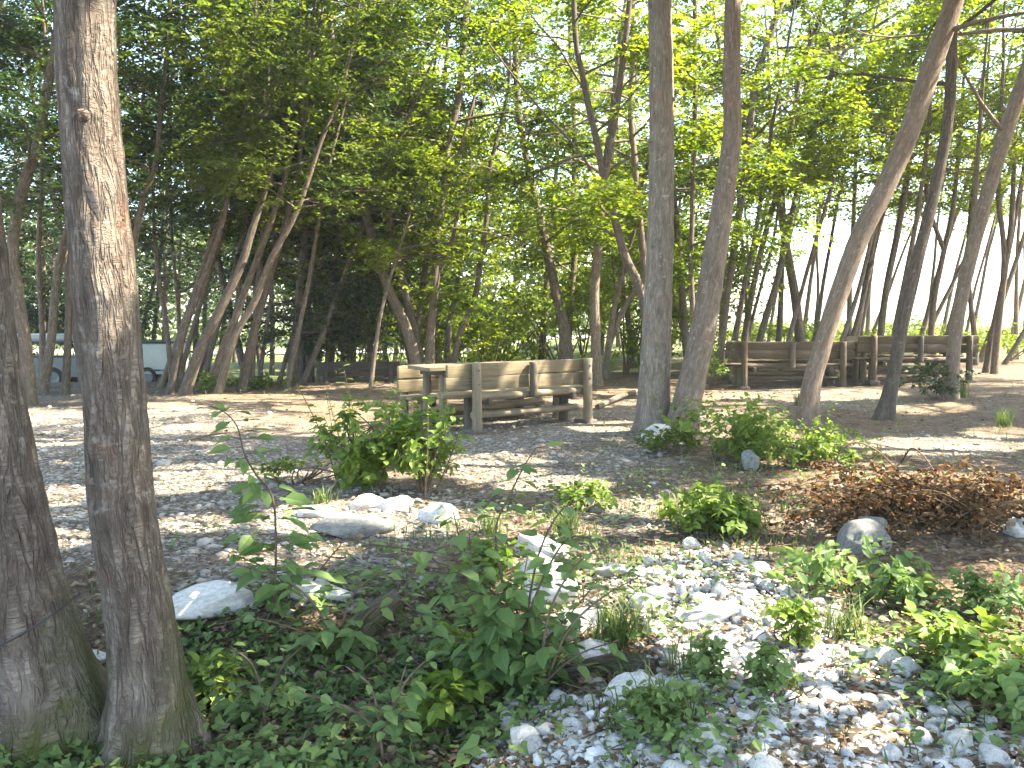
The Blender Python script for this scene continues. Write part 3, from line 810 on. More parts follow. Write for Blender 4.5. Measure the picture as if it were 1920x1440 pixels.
# --- dense dark evergreens behind the clump, and deeper trees of the wood
def plant_tree(x, y, label, H, z0, R0, limbs, sprays, r, leafmat, group, leaf=.1, lean=0.0, name="tree", up=.45, seed=None, per=13, cull=True):
    z = float(height(np.array([x]), np.array([y]))[0])
    rng = np.random.default_rng(seed if seed is not None else int(abs(x * 977 + y * 131)) + 5)
    n = 9
    pts = [np.array([x, y, z - .15])]
    dx, dy = rng.normal(lean, .10), rng.normal(0, .08)
    for i in range(1, n):
        dx += rng.normal(0, .04); dy += rng.normal(0, .04)
        pts.append(pts[-1] + np.array([dx, dy, 1]) * (H - z) / (n - 1))
    path, pr = catmull(np.array(pts), np.linspace(r, .015, n), .3)
    root = thing(name, label, "tree", (x, y, z), 0, group)
    mb, lf = MB(), MB()
    tube(mb, path, pr, 9, .09, 3, flare=.5)
    add_crown(lf, mb, path, pr, z + z0, R0, limbs, sprays, leaf, rng, up=up, per=per, cull=cull, open_limbs=name == 'added_shade_tree')
    mb.build("trunk", BARK_FAR, root, (x, y, z))
    lf.build("crown", leafmat, root, (x, y, z), smooth=False)
    return root
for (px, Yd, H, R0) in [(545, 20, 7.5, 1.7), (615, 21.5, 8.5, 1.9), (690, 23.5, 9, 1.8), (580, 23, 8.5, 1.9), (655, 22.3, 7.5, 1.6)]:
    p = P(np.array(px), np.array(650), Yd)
    plant_tree(p[0], Yd, "dense dark tree with foliage to the ground behind the leaning clump", H, .8, R0, 44, 950, .12, LEAF_DARK_SHADE, "dark trees behind the leaning clump", leaf=.10, name="dark_tree", up=.1)
rg = np.random.default_rng(77)
# wood behind: left and centre
for i in range(58):
    px = -160 + (i + rg.uniform(-.3, .3)) * 1500 / 58
    Yd = [23, 28, 34, 41][i % 4] + rg.uniform(-2, 2)
    if 230 < px < 420 and Yd < 32: Yd = 36
    if 840 < px < 1120 and Yd < 38: continue
    p = P(np.array(px), np.array(640), Yd)
    dark = px < 560  # shade of the left wood is put into its leaf colour
    plant_tree(p[0], Yd, "slim tree in the dim wood behind the trailer clump" if dark else "slim tree in the bright wood beyond the picnic benches", rg.uniform(9, 12), 1.6 if not dark else 2.6, 2.6, 24, 430 if dark else 800, .10, LEAF_DARK_SHADE if dark else LEAF_LIGHT,
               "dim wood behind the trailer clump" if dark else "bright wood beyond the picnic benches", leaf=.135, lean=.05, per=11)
for i in range(16):
    px = 1330 + (i + rg.uniform(-.3, .3)) * 680 / 16
    Yd = [25, 31, 38][i % 3] + rg.uniform(-2, 2)
    p = P(np.array(px), np.array(640), Yd)
    plant_tree(p[0], Yd, "thin tree standing before the white sky behind the long benches", rg.uniform(8, 12), 4.8, 1.8, 12, 120, .085, LEAF_LIGHT, "thin trees before the white sky", leaf=.12, lean=.12, per=11)
rt = np.random.default_rng(404)
for i in range(24):
    px = 1365 + (i + rt.uniform(-.45, .45)) * 590 / 24
    Yd = [19.5, 23, 27, 31][i % 4] + rt.uniform(-1, 1)
    p = P(np.array(px), np.array(640), Yd)
    plant_tree(p[0], Yd, "slim dark stem in the row of thin trees behind the long benches", rt.uniform(8, 10), 3.6, 1.5, 12, 100, rt.uniform(.045, .085), LEAF_LIGHT, "thin trees behind the long benches", leaf=.11, lean=rt.uniform(.02, .30), seed=5000 + i)
for i in range(12):
    px = 300 + (i + rt.uniform(-.45, .45)) * 320 / 12
    Yd = [17.5, 19, 21][i % 3] + rt.uniform(-.5, .5)
    p = P(np.array(px), np.array(700), Yd)
    plant_tree(p[0], Yd, "thin leaning stem in the crowd behind the trailer clump", rt.uniform(7.5, 9.5), 3.4, 1.7, 10, 160, rt.uniform(.04, .065), LEAF_DARK_SHADE, "thin stems behind the trailer clump", leaf=.11, lean=rt.uniform(.2, .42), seed=5100 + i)
# trees added beside and behind the viewpoint, out of frame, to shade the clearing
for i, (x, y, R0) in enumerate([(3.6, 2.2, 4.2), (5.2, 5.6, 3.6), (4.4, 1.0, 2.8), (7.6, 3.0, 3.0), (6.6, 8.2, 2.8), (9.6, 9.0, 3.0), (10.5, 12.8, 2.8), (7.6, 5.6, 2.8), (11, 5, 3.0), (9.6, -.4, 3.0), (-4.4, -.6, 2.8),
                                  (-4.6, 3.6, 2.6), (13, 9.2, 3.0), (13.5, 14.5, 2.8), (-7.6, 7.5, 2.6), (-10.6, 12, 2.6), (12.5, 18, 2.6), (15.5, 12, 3), (15, 2, 3)]):
    plant_tree(x, y, "tall tree added beside the viewpoint to shade the clearing", 11.5, 5.4, R0, 40, 1000, .16, LEAF_MID, "added shade trees round the clearing", leaf=.13, name="added_shade_tree", seed=900 + i, lean=-.12 if i < 2 else 0.0)

# understory shrubs that close the wood behind the benches
def spray_cloud(lf, c, R3, n, leaf, rng, per=11, down=.0, shape="rhomb", cull=True, w=.62, lumps=5):
    """leafy sprays in an uneven clumped volume round c"""
    c, R3 = np.asarray(c, float), np.asarray(R3, float)
    lc = rand_dir(lumps, rng) * rng.uniform(.35, .75, (lumps, 1))
    lr = rng.uniform(.32, .55, lumps)
    k = rng.integers(0, lumps, n)
    u = rand_dir(n, rng) * (rng.uniform(.25, 1, (n, 1)) ** .5) * lr[k][:, None] + lc[k]
    out = rng.uniform(0, 1, n) < .22
    u[out] = rand_dir(int(out.sum()), rng, -.2, 1) * rng.uniform(.7, 1.25, (int(out.sum()), 1))
    sp = c + u * R3
    gz = height(sp[:, 0], sp[:, 1])
    sp[:, 2] = np.maximum(sp[:, 2], gz + .05 + rng.uniform(0, .15, n))
    sd = unit(u * np.array([1, 1, .5]) + rng.normal(0, .5, (n, 3)))
    spn = unit(np.array([0, 0, 1.0]) + .35 * u + rng.normal(0, .3, (n, 3)))
    side = unit(np.cross(sd, spn))
    t = (np.arange(per) + .5) / per
    sl = (leaf * per * .33 * rng.uniform(.7, 1.2, n))[:, None, None]
    sg = np.where(np.arange(per) % 2 == 0, 1.0, -1.0)
    pp = sp[:, None, :] + sd[:, None, :] * (t[None, :, None] - .5) * sl + rng.normal(0, leaf * .15, (n, per, 3))
    ld = sd[:, None, :] * .5 + side[:, None, :] * (sg[None, :, None] * .85) + rng.normal(0, .28, (n, per, 3))
    ld[..., 2] -= .2 + down
    ln = spn[:, None, :] + rng.normal(0, .35, (n, per, 3))
    cl = np.clip(.5 + .45 * fbm(sp * 1.3, 31, 2) + rng.normal(0, .12, n), 0, 1)
    tint = np.clip(np.repeat(cl, per) + rng.normal(0, .16, n * per), 0, 1)
    pp, ld, ln = pp.reshape(-1, 3), ld.reshape(-1, 3), ln.reshape(-1, 3)
    if cull:
        q = ~in_gap(pp)
        pp, ld, ln, tint = pp[q], ld[q], ln[q], tint[q]
    L = leaf * rng.uniform(.7, 1.3, len(pp))
    leaves(lf, pp, ld, ln, L, L * w, tint, shape)

def shrub(label, x, y, h, rad, n, leaf, mat, group=None, name="shrub", nstem=7, seed=1, per=11, shape="rhomb", cat="shrub", w=.62, lumps=6, stem_r=.012, lift=.55):
    rng = np.random.default_rng(seed)
    z = float(height(np.array([x]), np.array([y]))[0])
    root = thing(name, label, cat, (x, y, z), 0, group)
    sb, lf = MB(), MB()
    for k in range(nstem):
        a = rng.uniform(0, 6.28)
        e = np.array([x + math.cos(a) * rad * rng.uniform(.2, .8), y + math.sin(a) * rad * rng.uniform(.2, .8), z + h * rng.uniform(.55, .95)])
        m = np.array([x, y, z]) * .45 + e * .55 + np.array([rng.normal(0, .08), rng.normal(0, .08), .1 * h])
        pth, pr = catmull(np.array([[x + rng.normal(0, .03), y + rng.normal(0, .03), z - .03], m, e]), [stem_r, stem_r * .7, stem_r * .25], h / 8)
        tube(sb, pth, pr, 5, cap=False)
    if shape == "oval":
        for k in range(max(3, nstem // 2)):
            a = rng.uniform(0, 6.28); q = rad * rng.uniform(.15, .7); t = rad * rng.uniform(.3, .9)
            b0 = np.array([x + math.cos(a) * q, y + math.sin(a) * q, z])
            e = b0 + np.array([math.cos(a) * t, math.sin(a) * t, h * rng.uniform(.9, 1.45)])
            pth, pr = catmull(np.array([b0, (b0 + e) / 2 + rng.normal(0, .03, 3), e]), [stem_r * .6, stem_r * .4, stem_r * .2], .03)
            tube(sb, pth, pr, 5, cap=False)
            i = np.arange(len(pth) // 4, len(pth), 1 if leaf < .06 else 2); m = len(i)
            az = np.cumsum(np.full(m, 2.6) + rng.normal(0, .4, m))
            LL = leaf * rng.uniform(.5, 1.15, m)
            leaves(lf, pth[i], np.stack([np.cos(az), np.sin(az), rng.normal(-.1, .25, m)], -1), np.array([0, -.1, 1]) + rng.normal(0, .3, (m, 3)), LL, LL * w, np.clip(rng.normal(.6, .2, m), 0, 1), shape)
    spray_cloud(lf, (x, y, z + h * lift), (rad, rad, h * .52), n, leaf, rng, per, shape=shape, w=w, lumps=lumps)
    sb.build("stem", TWIG, root, (x, y, z))
    lf.build("foliage", mat, root, (x, y, z), smooth=False)
    return root

rs = np.random.default_rng(21)
for i in range(34):
    px = -120 + (i + rs.uniform(-.3, .3)) * 1460 / 34
    Yd = [22.5, 26, 31][i % 3] + rs.uniform(-1, 1)
    if 240 < px < 640: continue
    if px < 400: Yd = max(Yd, 34)
    p = P(np.array(px), np.array(640), Yd)
    dark = px < 640  # shrubs on the dim side take the darker, shade-coloured leaves
    shrub("leafy undergrowth shrub in the dim wood beyond the trailer" if dark else "bright leafy shrub under the trees beyond the picnic table", p[0], Yd, rs.uniform(2.2, 4.2) * (.75 if 930 < px < 1000 else 1), rs.uniform(1.4, 2.2), 330, .11, LEAF_DARK_SHADE if dark else LEAF_LIGHT,
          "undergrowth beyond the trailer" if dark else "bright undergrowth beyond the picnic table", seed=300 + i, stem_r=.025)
for i in range(15):
    px = 1340 + (i + rs.uniform(-.3, .3)) * 700 / 15
    Yd = [26, 32, 40][i % 3] + rs.uniform(-1, 1)
    p = P(np.array(px), np.array(640), Yd)
    shrub("low yellowish bush behind the long benches", p[0], Yd, rs.uniform(.7, 1.15), rs.uniform(1.5, 2.3), 130, .10, LEAF_LIGHT, "low bushes behind the long benches", seed=360 + i, name="bush", cat="bush", stem_r=.02)
# the far edge of the wood, too far to count
fw, rf = MB(), np.random.default_rng(8)
n = 5200
fx = rf.uniform(-75, 14, n); fy = 62 + rf.uniform(0, 16, n) + .004 * fx * fx
fz = height(fx, fy) + 13 * rf.uniform(0, 1, n) ** .9 * (.75 + .25 * fbm(np.stack([fx * .12, fy * 0, fx * 0], -1), 4, 3))
fp = np.stack([fx, fy, fz], -1)
pp = np.repeat(fp, 7, 0) + rf.normal(0, .45, (n * 7, 3))
leaves(fw, pp, rand_dir(n * 7, rf, -.7, .3), rand_dir(n * 7, rf, .1, 1), rf.uniform(.35, .7, n * 7), rf.uniform(.25, .45, n * 7), np.clip(rf.normal(.5, .22, n * 7), 0, 1))
tag(fw.build("far_wood", LEAF_MID, smooth=False), kind="stuff")

STEEL = plain_mat("bolt_steel", (.16, .13, .11), .55, .7)
# ------------------------------------------------------------------ picnic furniture
def box(mb, c, s, bev=.006, rot=None, seed=0):
    """a plank: bevelled box, slightly uneven; bark coordinate runs along its longest side"""
    bm = bmesh.new()
    bmesh.ops.create_cube(bm, size=1)
    bmesh.ops.scale(bm, vec=Vector(s), verts=bm.verts)
    if bev: bmesh.ops.bevel(bm, geom=list(bm.edges) + list(bm.verts), offset=bev, segments=2, affect='EDGES', profile=.6)
    bm.verts.ensure_lookup_table()
    v = np.array([q.co[:] for q in bm.verts])
    ax = int(np.argmax(s))
    lc = np.roll(v, -ax, axis=1) + np.array([seed * 1.7, seed * .63, seed * .41])
    if rot is not None: v = v @ np.array(rot.to_3x3()).T
    v = v + np.asarray(c, float)
    for k in set(len(f.verts) for f in bm.faces):
        fs = [[q.index for q in f.verts] for f in bm.faces if len(f.verts) == k]
        o = MB.add
        mb.v.append(v) if False else None
        mb.add(v, fs, lc)
    bm.free()

def log(mb, a, b_, r0, r1, sides=14, seed=0):
    a, b_ = np.asarray(a, float), np.asarray(b_, float)
    n = 14
    t = np.linspace(0, 1, n)[:, None]
    pts = a + (b_ - a) * t
    rr = r0 + (r1 - r0) * t[:, 0]
    rr = np.concatenate([[rr[0] * .88], rr, [rr[-1] * .88]])
    pts = np.vstack([pts[0] - (b_ - a) * .004, pts, pts[-1] + (b_ - a) * .004])
    tube(mb, pts, rr, sides, .03, seed)
    q = mb.a[-3]
    for k in (-3, -2, -1):                               # wood grain along the log
        mb.a[k] = mb.a[k][:, [2, 0, 1]] + np.array([seed * 1.3, seed * .37, 0])

def one(name, fn, mat, parent):
    m = MB(); fn(m); return m.build(name, mat, parent)

def make_bench(label, group, span=1.83, over=(.40, .16), hgt=.86):
    """x runs along the bench, +y is the side people face; origin midway between the posts on the ground"""
    t = thing("picnic_bench", label, "bench", group=group)
    h = span / 2
    for k, s in enumerate((-h, h)):
        one("post", lambda m: log(m, (s, -.03, -.06), (s, -.005, hgt), .064, .056, seed=k + 1), WOOD_LOG, t)
    one("post", lambda m: log(m, (-.02, -.02, .40), (-.02, -.006, hgt - .01), .052, .05, seed=5), WOOD_DARK_SHADE, t)
    xl, xr = -h - over[0], h + over[1]
    for s in (-h, h):
        for z in (hgt - .255, hgt - .085):
            one("bolt", lambda m: tube(m, np.array([[s, -.05, z], [s, -.075, z], [s, -.078, z]]), [.014, .014, .009], 6), STEEL, t)
    for k, z in enumerate((hgt - .255, hgt - .085)):
        one("back_plank", lambda m: box(m, ((xl + xr) / 2 + .01 * k, .085, z), (xr - xl - .03 * k, .045, .163), .008, Matrix.Rotation(.006 * (1 - 2 * k), 4, 'Y') @ Matrix.Rotation(.02 * (2 * k - 1), 4, 'X'), seed=k + 1), WOOD, t)
    for k, y in enumerate((.20, .37)):
        one("seat_plank", lambda m: box(m, ((xl + xr) / 2, y, .455 + .003 * k), (xr - xl, .155, .05), .01, seed=k + 4), WOOD, t)
    one("seat_rail", lambda m: log(m, (-h + .02, .075, .435), (h - .02, .075, .435), .05, .046, seed=7), WOOD_LOG, t)
    one("foot_rail", lambda m: log(m, (-h + .05, .16, .20), (h - .05, .16, .205), .05, .045, seed=8), WOOD_LOG, t)
    for s in (-h + .12, h - .12):
        one("leg", lambda m: log(m, (s, .34, -.06), (s, .34, .425), .07, .065, seed=9), WOOD_DARK_SHADE, t)
        one("crosspiece", lambda m: box(m, (s + (.10 if s < 0 else -.10), .2, .375), (.06, .40, .09), .008, seed=11), WOOD_DARK_SHADE, t)
    for s in (-h, h):
        one("foot", lambda m: box(m, (s, .02, .0), (.2, .26, .10), .02, seed=12), WOOD_DARK_SHADE, t)
    return t

WOOD_BROWN_SHADE = wood_mat("brown_shade_wood", (.04, .027, .014), (.10, .07, .038))  # brown wood, darkened further to stand for shade over the long benches
def make_table(label, group, L=2.35, W=.66, hgt=.80, span=1.75):
    t = thing("picnic_table", label, "table", group=group)
    for k, y in enumerate((-W / 3, 0, W / 3)):
        one("table_plank", lambda m: box(m, (-.1 + .015 * k, y, hgt - .025 + .002 * k), (L - .03 * k, W / 3 - .012, .05), .008, seed=k + 14), WOOD, t)
    for s in (-span / 2 - .12, span / 2):
        for y in (-.2, .2):
            one("leg", lambda m: log(m, (s, y, -.06), (s, y, hgt - .11), .06, .056, seed=3), WOOD_LOG, t)
        one("crosspiece", lambda m: box(m, (s, 0, hgt - .085), (.09, W - .06, .07), .008, seed=16), WOOD_DARK_SHADE, t)
    for z in (.24,):
        one("foot_rail", lambda m: log(m, (-span / 2 + .08, .0, z), (span / 2 - .08, .0, z), .05, .05, seed=18), WOOD_LOG, t)
    return t

def put(o, x, y, rz, dz=0.0):
    o.location = (x, y, float(height(np.array([x]), np.array([y]))[0]) + dz)
    o.rotation_euler = (0, 0, rz)

bA, bB = G(np.array([893.0]), np.array([812.0]))[0], G(np.array([1100.0]), np.array([792.0]))[0]
ang = math.atan2(bB[1] - bA[1], bB[0] - bA[0])
span = float(np.hypot(*(bB - bA)[:2]))
mid = (bA + bB) / 2
nrm2 = np.array([-math.sin(ang), math.cos(ang)])
bench0 = make_bench("weathered plank bench with sun patches on its back, nearest picnic bench", "picnic benches", span)
put(bench0, mid[0], mid[1], ang)
table0 = make_table("weathered picnic table standing behind the sun-dappled bench", "picnic tables")
put(table0, *(mid[:2] + nrm2 * .80), ang)
b = copy_tree(bench0); tag(b, "shaded plank bench facing the near bench across the picnic table")
put(b, *(mid[:2] + nrm2 * 1.5 + np.array([math.cos(ang), math.sin(ang)]) * -.14), ang + math.pi, -.10)
for pxa, pxb, ya, yb, words in [(1394, 1580, 719, 716, ("brown plank bench whose end stands by the curved trunk", "dark picnic table behind the bench by the curved trunk", "shaded bench beyond the table by the curved trunk")),
                                (1636, 1816, 717, 712, ("brown plank bench crossed by the thin leaning trees", "dark picnic table behind the bench crossed by leaning trees", "shaded bench beyond the table behind the leaning trees"))]:
    a, c = P(np.array(pxa), np.array(ya), 17.3), P(np.array(pxb), np.array(yb), 17.3)
    m2 = (a + c) / 2
    an = 0.015
    _w = (WOOD, WOOD_LOG); WOOD = WOOD_LOG = WOOD_BROWN_SHADE
    nb = make_bench(words[0], "picnic benches", float(c[0] - a[0]), (.36, .26) if pxa < 1500 else (.3, .22), .92)
    put(nb, m2[0], m2[1], an)
    WOOD, WOOD_LOG = _w
    tb = copy_tree(table0); tag(tb, words[1]); put(tb, m2[0] + .1, m2[1] + .80, an)
    b = copy_tree(bench0); tag(b, words[2]); put(b, m2[0] + .12, m2[1] + 1.6, an + math.pi)
p = P(np.array(672), np.array(715), 20.5)
_w = (WOOD, WOOD_LOG); WOOD = WOOD_LOG = WOOD_DARK_SHADE  # deep shade on this bench is put into its wood colour
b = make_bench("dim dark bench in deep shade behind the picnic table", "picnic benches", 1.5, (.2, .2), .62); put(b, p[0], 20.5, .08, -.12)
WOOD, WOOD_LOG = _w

# ------------------------------------------------------------------ trailer and van beyond the trees
PAINT = plain_mat("trailer_paint", (.46, .50, .44), .45, dirt=.15)
PAINT_W = plain_mat("van_paint", (.36, .38, .37), .35, dirt=.1)
PAINT_B = plain_mat("van_blue_paint", (.13, .15, .15), .35, dirt=.15)
DARK = plain_mat("dark_trim", (.02, .02, .022), .5)
RUBBER = plain_mat("tyre_rubber", (.018, .018, .018), .85)
STEEL = plain_mat("rim_steel", (.16, .16, .16), .5, .5)
GLASS = plain_mat("window_glass", (.05, .06, .065), .06, dirt=.05)
def wheel(parent, x, y, z, r, w):
    m = MB(); prof = [(.0, .62), (.02, .9), (.12, 1.0), (.88, 1.0), (.98, .9), (1.0, .62)]
    def lathe(mb, prof, sides=28):
        th = np.arange(sides) / sides * 2 * np.pi
        v = np.array([[x + r * q * np.cos(th), np.full(sides, y + (a - .5) * w), z + r * q * np.sin(th)] for a, q in prof]).transpose(0, 2, 1).reshape(-1, 3)
        n = len(prof)
        i = np.arange(n - 1)[:, None] * sides; j = np.arange(sides)[None]; jn = (j + 1) % sides
        mb.add(v, np.stack([i + j, i + jn, i + sides + jn, i + sides + j], -1).reshape(-1, 4))
    lathe(m, prof)
    wh = m.build("wheel", RUBBER, parent)
    m = MB(); lathe(m, [(.22, .0), (.2, .2), (.28, .45), (.1, .56), (.05, .62)]); m.build("rim", STEEL, wh)
tz = float(height(np.array([-11.6]), np.array([29.0]))[0])
tr = thing("box_trailer", "pale grey-green box trailer parked beyond the leaning trees", "trailer", (-12.6, 29, tz), R(-6))
one("body", lambda m: box(m, (.3, 0, .86), (3.1, 1.5, .98), .04), PAINT, tr)
one("roof_trim", lambda m: box(m, (.3, 0, 1.375), (3.16, 1.56, .06), .02), DARK, tr)
one("belt_rail", lambda m: box(m, (.3, -.76, .50), (3.1, .03, .05), .006), STEEL, tr)
one("chassis", lambda m: box(m, (.2, 0, .31), (2.9, 1.2, .1), .01), DARK, tr)
one("mudguard", lambda m: box(m, (1.1, -.68, .50), (.85, .25, .05), .02), DARK, tr)
for y in (-.68, .68): wheel(tr, 1.1, y, .30, .30, .18)
one("drawbar", lambda m: box(m, (2.3, 0, .33), (1.0, .09, .09), .01), DARK, tr)
vz = float(height(np.array([-15.6]), np.array([28.0]))[0])
vn = thing("parked_van", "pale van with a dark window band seen between the near trunks", "van", (-15.6, 28, vz), R(4))
def van_body(m):
    prof = [(-2.2, .35), (-2.25, .75), (-2.2, .95), (2.2, .95), (2.3, .8), (2.25, .35)]
    for y0, y1, pr in ((-.85, .85, prof),):
        v = np.array([[a, y, b_] for y in (y0, y1) for a, b_ in pr]); k = len(pr)
        m.add(v, [[i, (i + 1) % k, (i + 1) % k + k, i + k] for i in range(k)]); m.add(v, [list(range(k))[::-1], list(range(k, 2 * k))])
one("body", van_body, PAINT_B, vn).data.polygons.foreach_set("use_smooth", np.zeros(8, bool))
one("roof", lambda m: box(m, (-.1, 0, 1.55), (4.1, 1.6, .22), .08), PAINT_W, vn)
for x0 in (-2.05, -.75, .6, 1.85):
    one("pillar", lambda m: box(m, (x0, -.76, 1.2), (.12, .08, .5), .01), DARK, vn)
    one("pillar", lambda m: box(m, (x0, .76, 1.2), (.12, .08, .5), .01), DARK, vn)
for x0, x1 in ((-1.99, -.81), (-.69, .54), (.66, 1.79)):
    f = one("window_frame", lambda m: [box(m, ((x0 + x1) / 2, -.80, z), (x1 - x0, .03, .07), .005) for z in (.985, 1.415)], DARK, vn)
for x0 in (-1.4, 1.4):
    for y in (-.78, .78): wheel(vn, x0, y, .33, .33, .2)

# ------------------------------------------------------------------ rocks
def rock_mesh(seed, sub=3, flat=.6, cuts=7, name="rock"):
    rng = np.random.default_rng(seed)
    bm = bmesh.new()
    bmesh.ops.create_icosphere(bm, subdivisions=sub, radius=1)
    v = np.array([q.co[:] for q in bm.verts]); f = [[q.index for q in t.verts] for t in bm.faces]
    bm.free()
    for _ in range(cuts):
        d = unit(rng.normal(0, 1, 3)); lim = rng.uniform(.55, .85)
        s = v @ d
        v = v - np.maximum(0, s - lim)[:, None] * d * .97
    v = v * (1 + .13 * fbm(v * 1.6 + seed, seed, 2) + .05 * fbm(v * 5 + seed, seed + 1, 4))[:, None]
    v = v * np.array([1, rng.uniform(.65, .95), flat])
    mb = MB(); mb.add(v, f, None, np.full(len(f), rng.uniform(.35, .8)))
    return mb.mesh(name, smooth=True)
def place_rock(name, label, mesh, mat, x, y, r, rz, sink=.3, tilt=(0, 0), cat="rock", group=None, stretch=(1, 1, 1)):
    if not mesh.materials: mesh.materials.append(mat)
    o = bpy.data.objects.new(name, mesh); COL.objects.link(o)
    z = float(height(np.array([x]), np.array([y]))[0])
    o.scale = (r * stretch[0], r * stretch[1], r * stretch[2])
    o.rotation_euler = (tilt[0], tilt[1], rz)
    o.location = (x, y, z + r * stretch[2] * (.55 - sink))
    return tag(o, label, cat, group)
for k, (px, py, wpx, name, label, grey, st, sink, cuts) in enumerate([
        (405, 1150, 180, "rock_slab", "long flat pale slab in the bank just beside the thick scaly trunk", 0, (1, .5, .42), .05, 11),
        (590, 1125, 130, "rock_slab", "pale slab partly covered by sapling leaves in the bank", 0, (1, .5, .42), .1, 11),
        (665, 1000, 150, "boulder", "broad flat boulder with a shaded front below the bright bush", 1, (1, .6, .36), .1, 11),
        (592, 968, 70, "rock", "sunlit white rock at the end of the broad flat boulder", 0, (1, .8, .5), .3, 8),
        (690, 952, 70, "rock", "rounded white rock on top of the sunlit rock line", 0, (1, .8, .55), .3, 9),
        (820, 975, 75, "rock", "bright white rock between the flat boulder and the tall sapling", 0, (1, .8, .7), .25, 8),
        (745, 955, 72, "rock", "brownish-white rock at the foot of the bright bush", 0, (1, .8, .6), .25, 8),
        (1022, 1130, 128, "boulder", "dazzling white pointed boulder beside the tall sapling", 0, (.85, .7, 1.05), .15, 12),
        (1090, 1185, 120, "rock", "white rock slab just below the dazzling pointed boulder", 0, (1, .7, .6), .2, 8),
        (1010, 1040, 110, "rock", "pale rock half hidden behind the sapling's top leaves", 0, (1, .8, .6), .25, 8),
        (1105, 1245, 90, "rock", "white rock beneath the mossy fallen log", 0, (1, .7, .7), .25, 8),
        (1190, 1315, 105, "rock", "tilted white wedge-shaped rock beside the low fern tuft", 0, (1, .7, .8), .2, 10),
        (1615, 1035, 110, "block", "square grey block stone under the dead brush", 1, (1, .7, .85), .35, 11),
        (1405, 880, 44, "rock", "small grey rock among weeds below the pair of trunks", 1, (.8, .8, 1.1), .1, 7),
        (1232, 826, 60, "rock", "pale rock at the foot of the straight grey trunk", 0, (1, .8, .7), .2, 7),
        (1655, 1250, 66, "rock", "rounded grey-white rock resting against a paler one", 0, (1, .9, .8), .2, 7),
        (1705, 1262, 70, "rock", "pale rock touching the rounded grey-white rock", 0, (1, .7, .6), .2, 7),
        (1690, 1222, 60, "rock", "squarish pale rock behind the touching pair of rocks", 0, (1, .8, .8), .2, 7),
        (1800, 1408, 80, "rock", "smooth pale rock at the corner below the leafy bramble", 0, (1, .8, .7), .2, 7),
        (1395, 1260, 70, "rock", "long sunlit white rock in the middle of the rubble", 0, (1, .6, .6), .2, 8),
        (1330, 1160, 150, "rock_slab", "broad sunlit slab lying level in the rubble", 0, (1, .7, .25), .2, 9),
        (1150, 1075, 80, "rock", "flat sunlit stone on the bare ground above the grass tuft", 0, (1, .8, .4), .3, 8),
        (985, 1395, 80, "rock", "pale rounded rock below the ivy's edge", 0, (1, .8, .7), .2, 7),
        (182, 1240, 46, "rock", "small pale stone wedged between the two near trunks", 0, (1, .7, .6), .15, 8),
        (1630, 1010, 60, "rock", "pale chip of rock on the square grey block", 1, (1, .7, .6), -.8, 8),
        (1560, 925, 46, "rock", "white stone showing through the dead brush", 0, (1, .7, .6), .1, 8),
        (1910, 1000, 60, "rock", "bright white stone at the picture's edge below the brush", 0, (1, .8, .7), .2, 8)]):
    g = G(np.array([float(px)]), np.array([float(py)]))[0]
    r = wpx * .5 * g[1] / FPX * 1.12
    place_rock(name, label, rock_mesh(500 + k, 4, 1.0, cuts), STONE_GREY if grey else STONE, g[0], g[1], r, [0.2, -.35, .5, -.1][k % 4], sink, (((k * 37) % 10 - 5) * .02, ((k * 53) % 10 - 5) * .025), stretch=st)

def in_poly(px, py, poly):
    c = np.zeros(px.shape, bool)
    n = len(poly)
    for i in range(n):
        (x1, y1), (x2, y2) = poly[i], poly[(i + 1) % n]
        c ^= ((y1 > py) != (y2 > py)) & (px < (x2 - x1) * (py - y1) / (y2 - y1 + 1e-9) + x1)
    return c
RUBBLE = [(1210, 1040), (1300, 1010), (1440, 1060), (1560, 1150), (1660, 1240), (1800, 1330), (2000, 1430), (2100, 1520), (880, 1520), (890, 1400), (960, 1330), (1150, 1300), (1230, 1230), (1180, 1120)]
protos = [rock_mesh(700 + k, 3, .62 + .05 * (k % 4), 6 + k % 4, "cobble") for k in range(12)]
for m in protos: m.materials.append(STONE)
rc = np.random.default_rng(33)
placed, tries = [], 0
while len(placed) < 290 and tries < 20000:
    tries += 1
    px, py = rc.uniform(880, 2000), rc.uniform(1030, 1500)
    if not in_poly(np.array([px]), np.array([py]), RUBBLE)[0]: continue
    g = G(np.array([px]), np.array([py]))[0]
    r = rc.choice([.026, .036, .048, .064], p=[.32, .38, .22, .08]) * rc.uniform(.85, 1.2)
    if any((g[0] - q[0]) ** 2 + (g[1] - q[1]) ** 2 < (.80 * (r + q[2])) ** 2 for q in placed): continue
    placed.append((g[0], g[1], r))
    place_rock("cobble", "fist-sized pale limestone cobble lying in the strip of rubble", protos[int(rc.integers(12))], STONE, g[0], g[1], r, rc.uniform(0, 6.28), rc.uniform(.05, .3), (rc.normal(0, .25), rc.normal(0, .25)), "stone", "cobbles in the rubble strip")

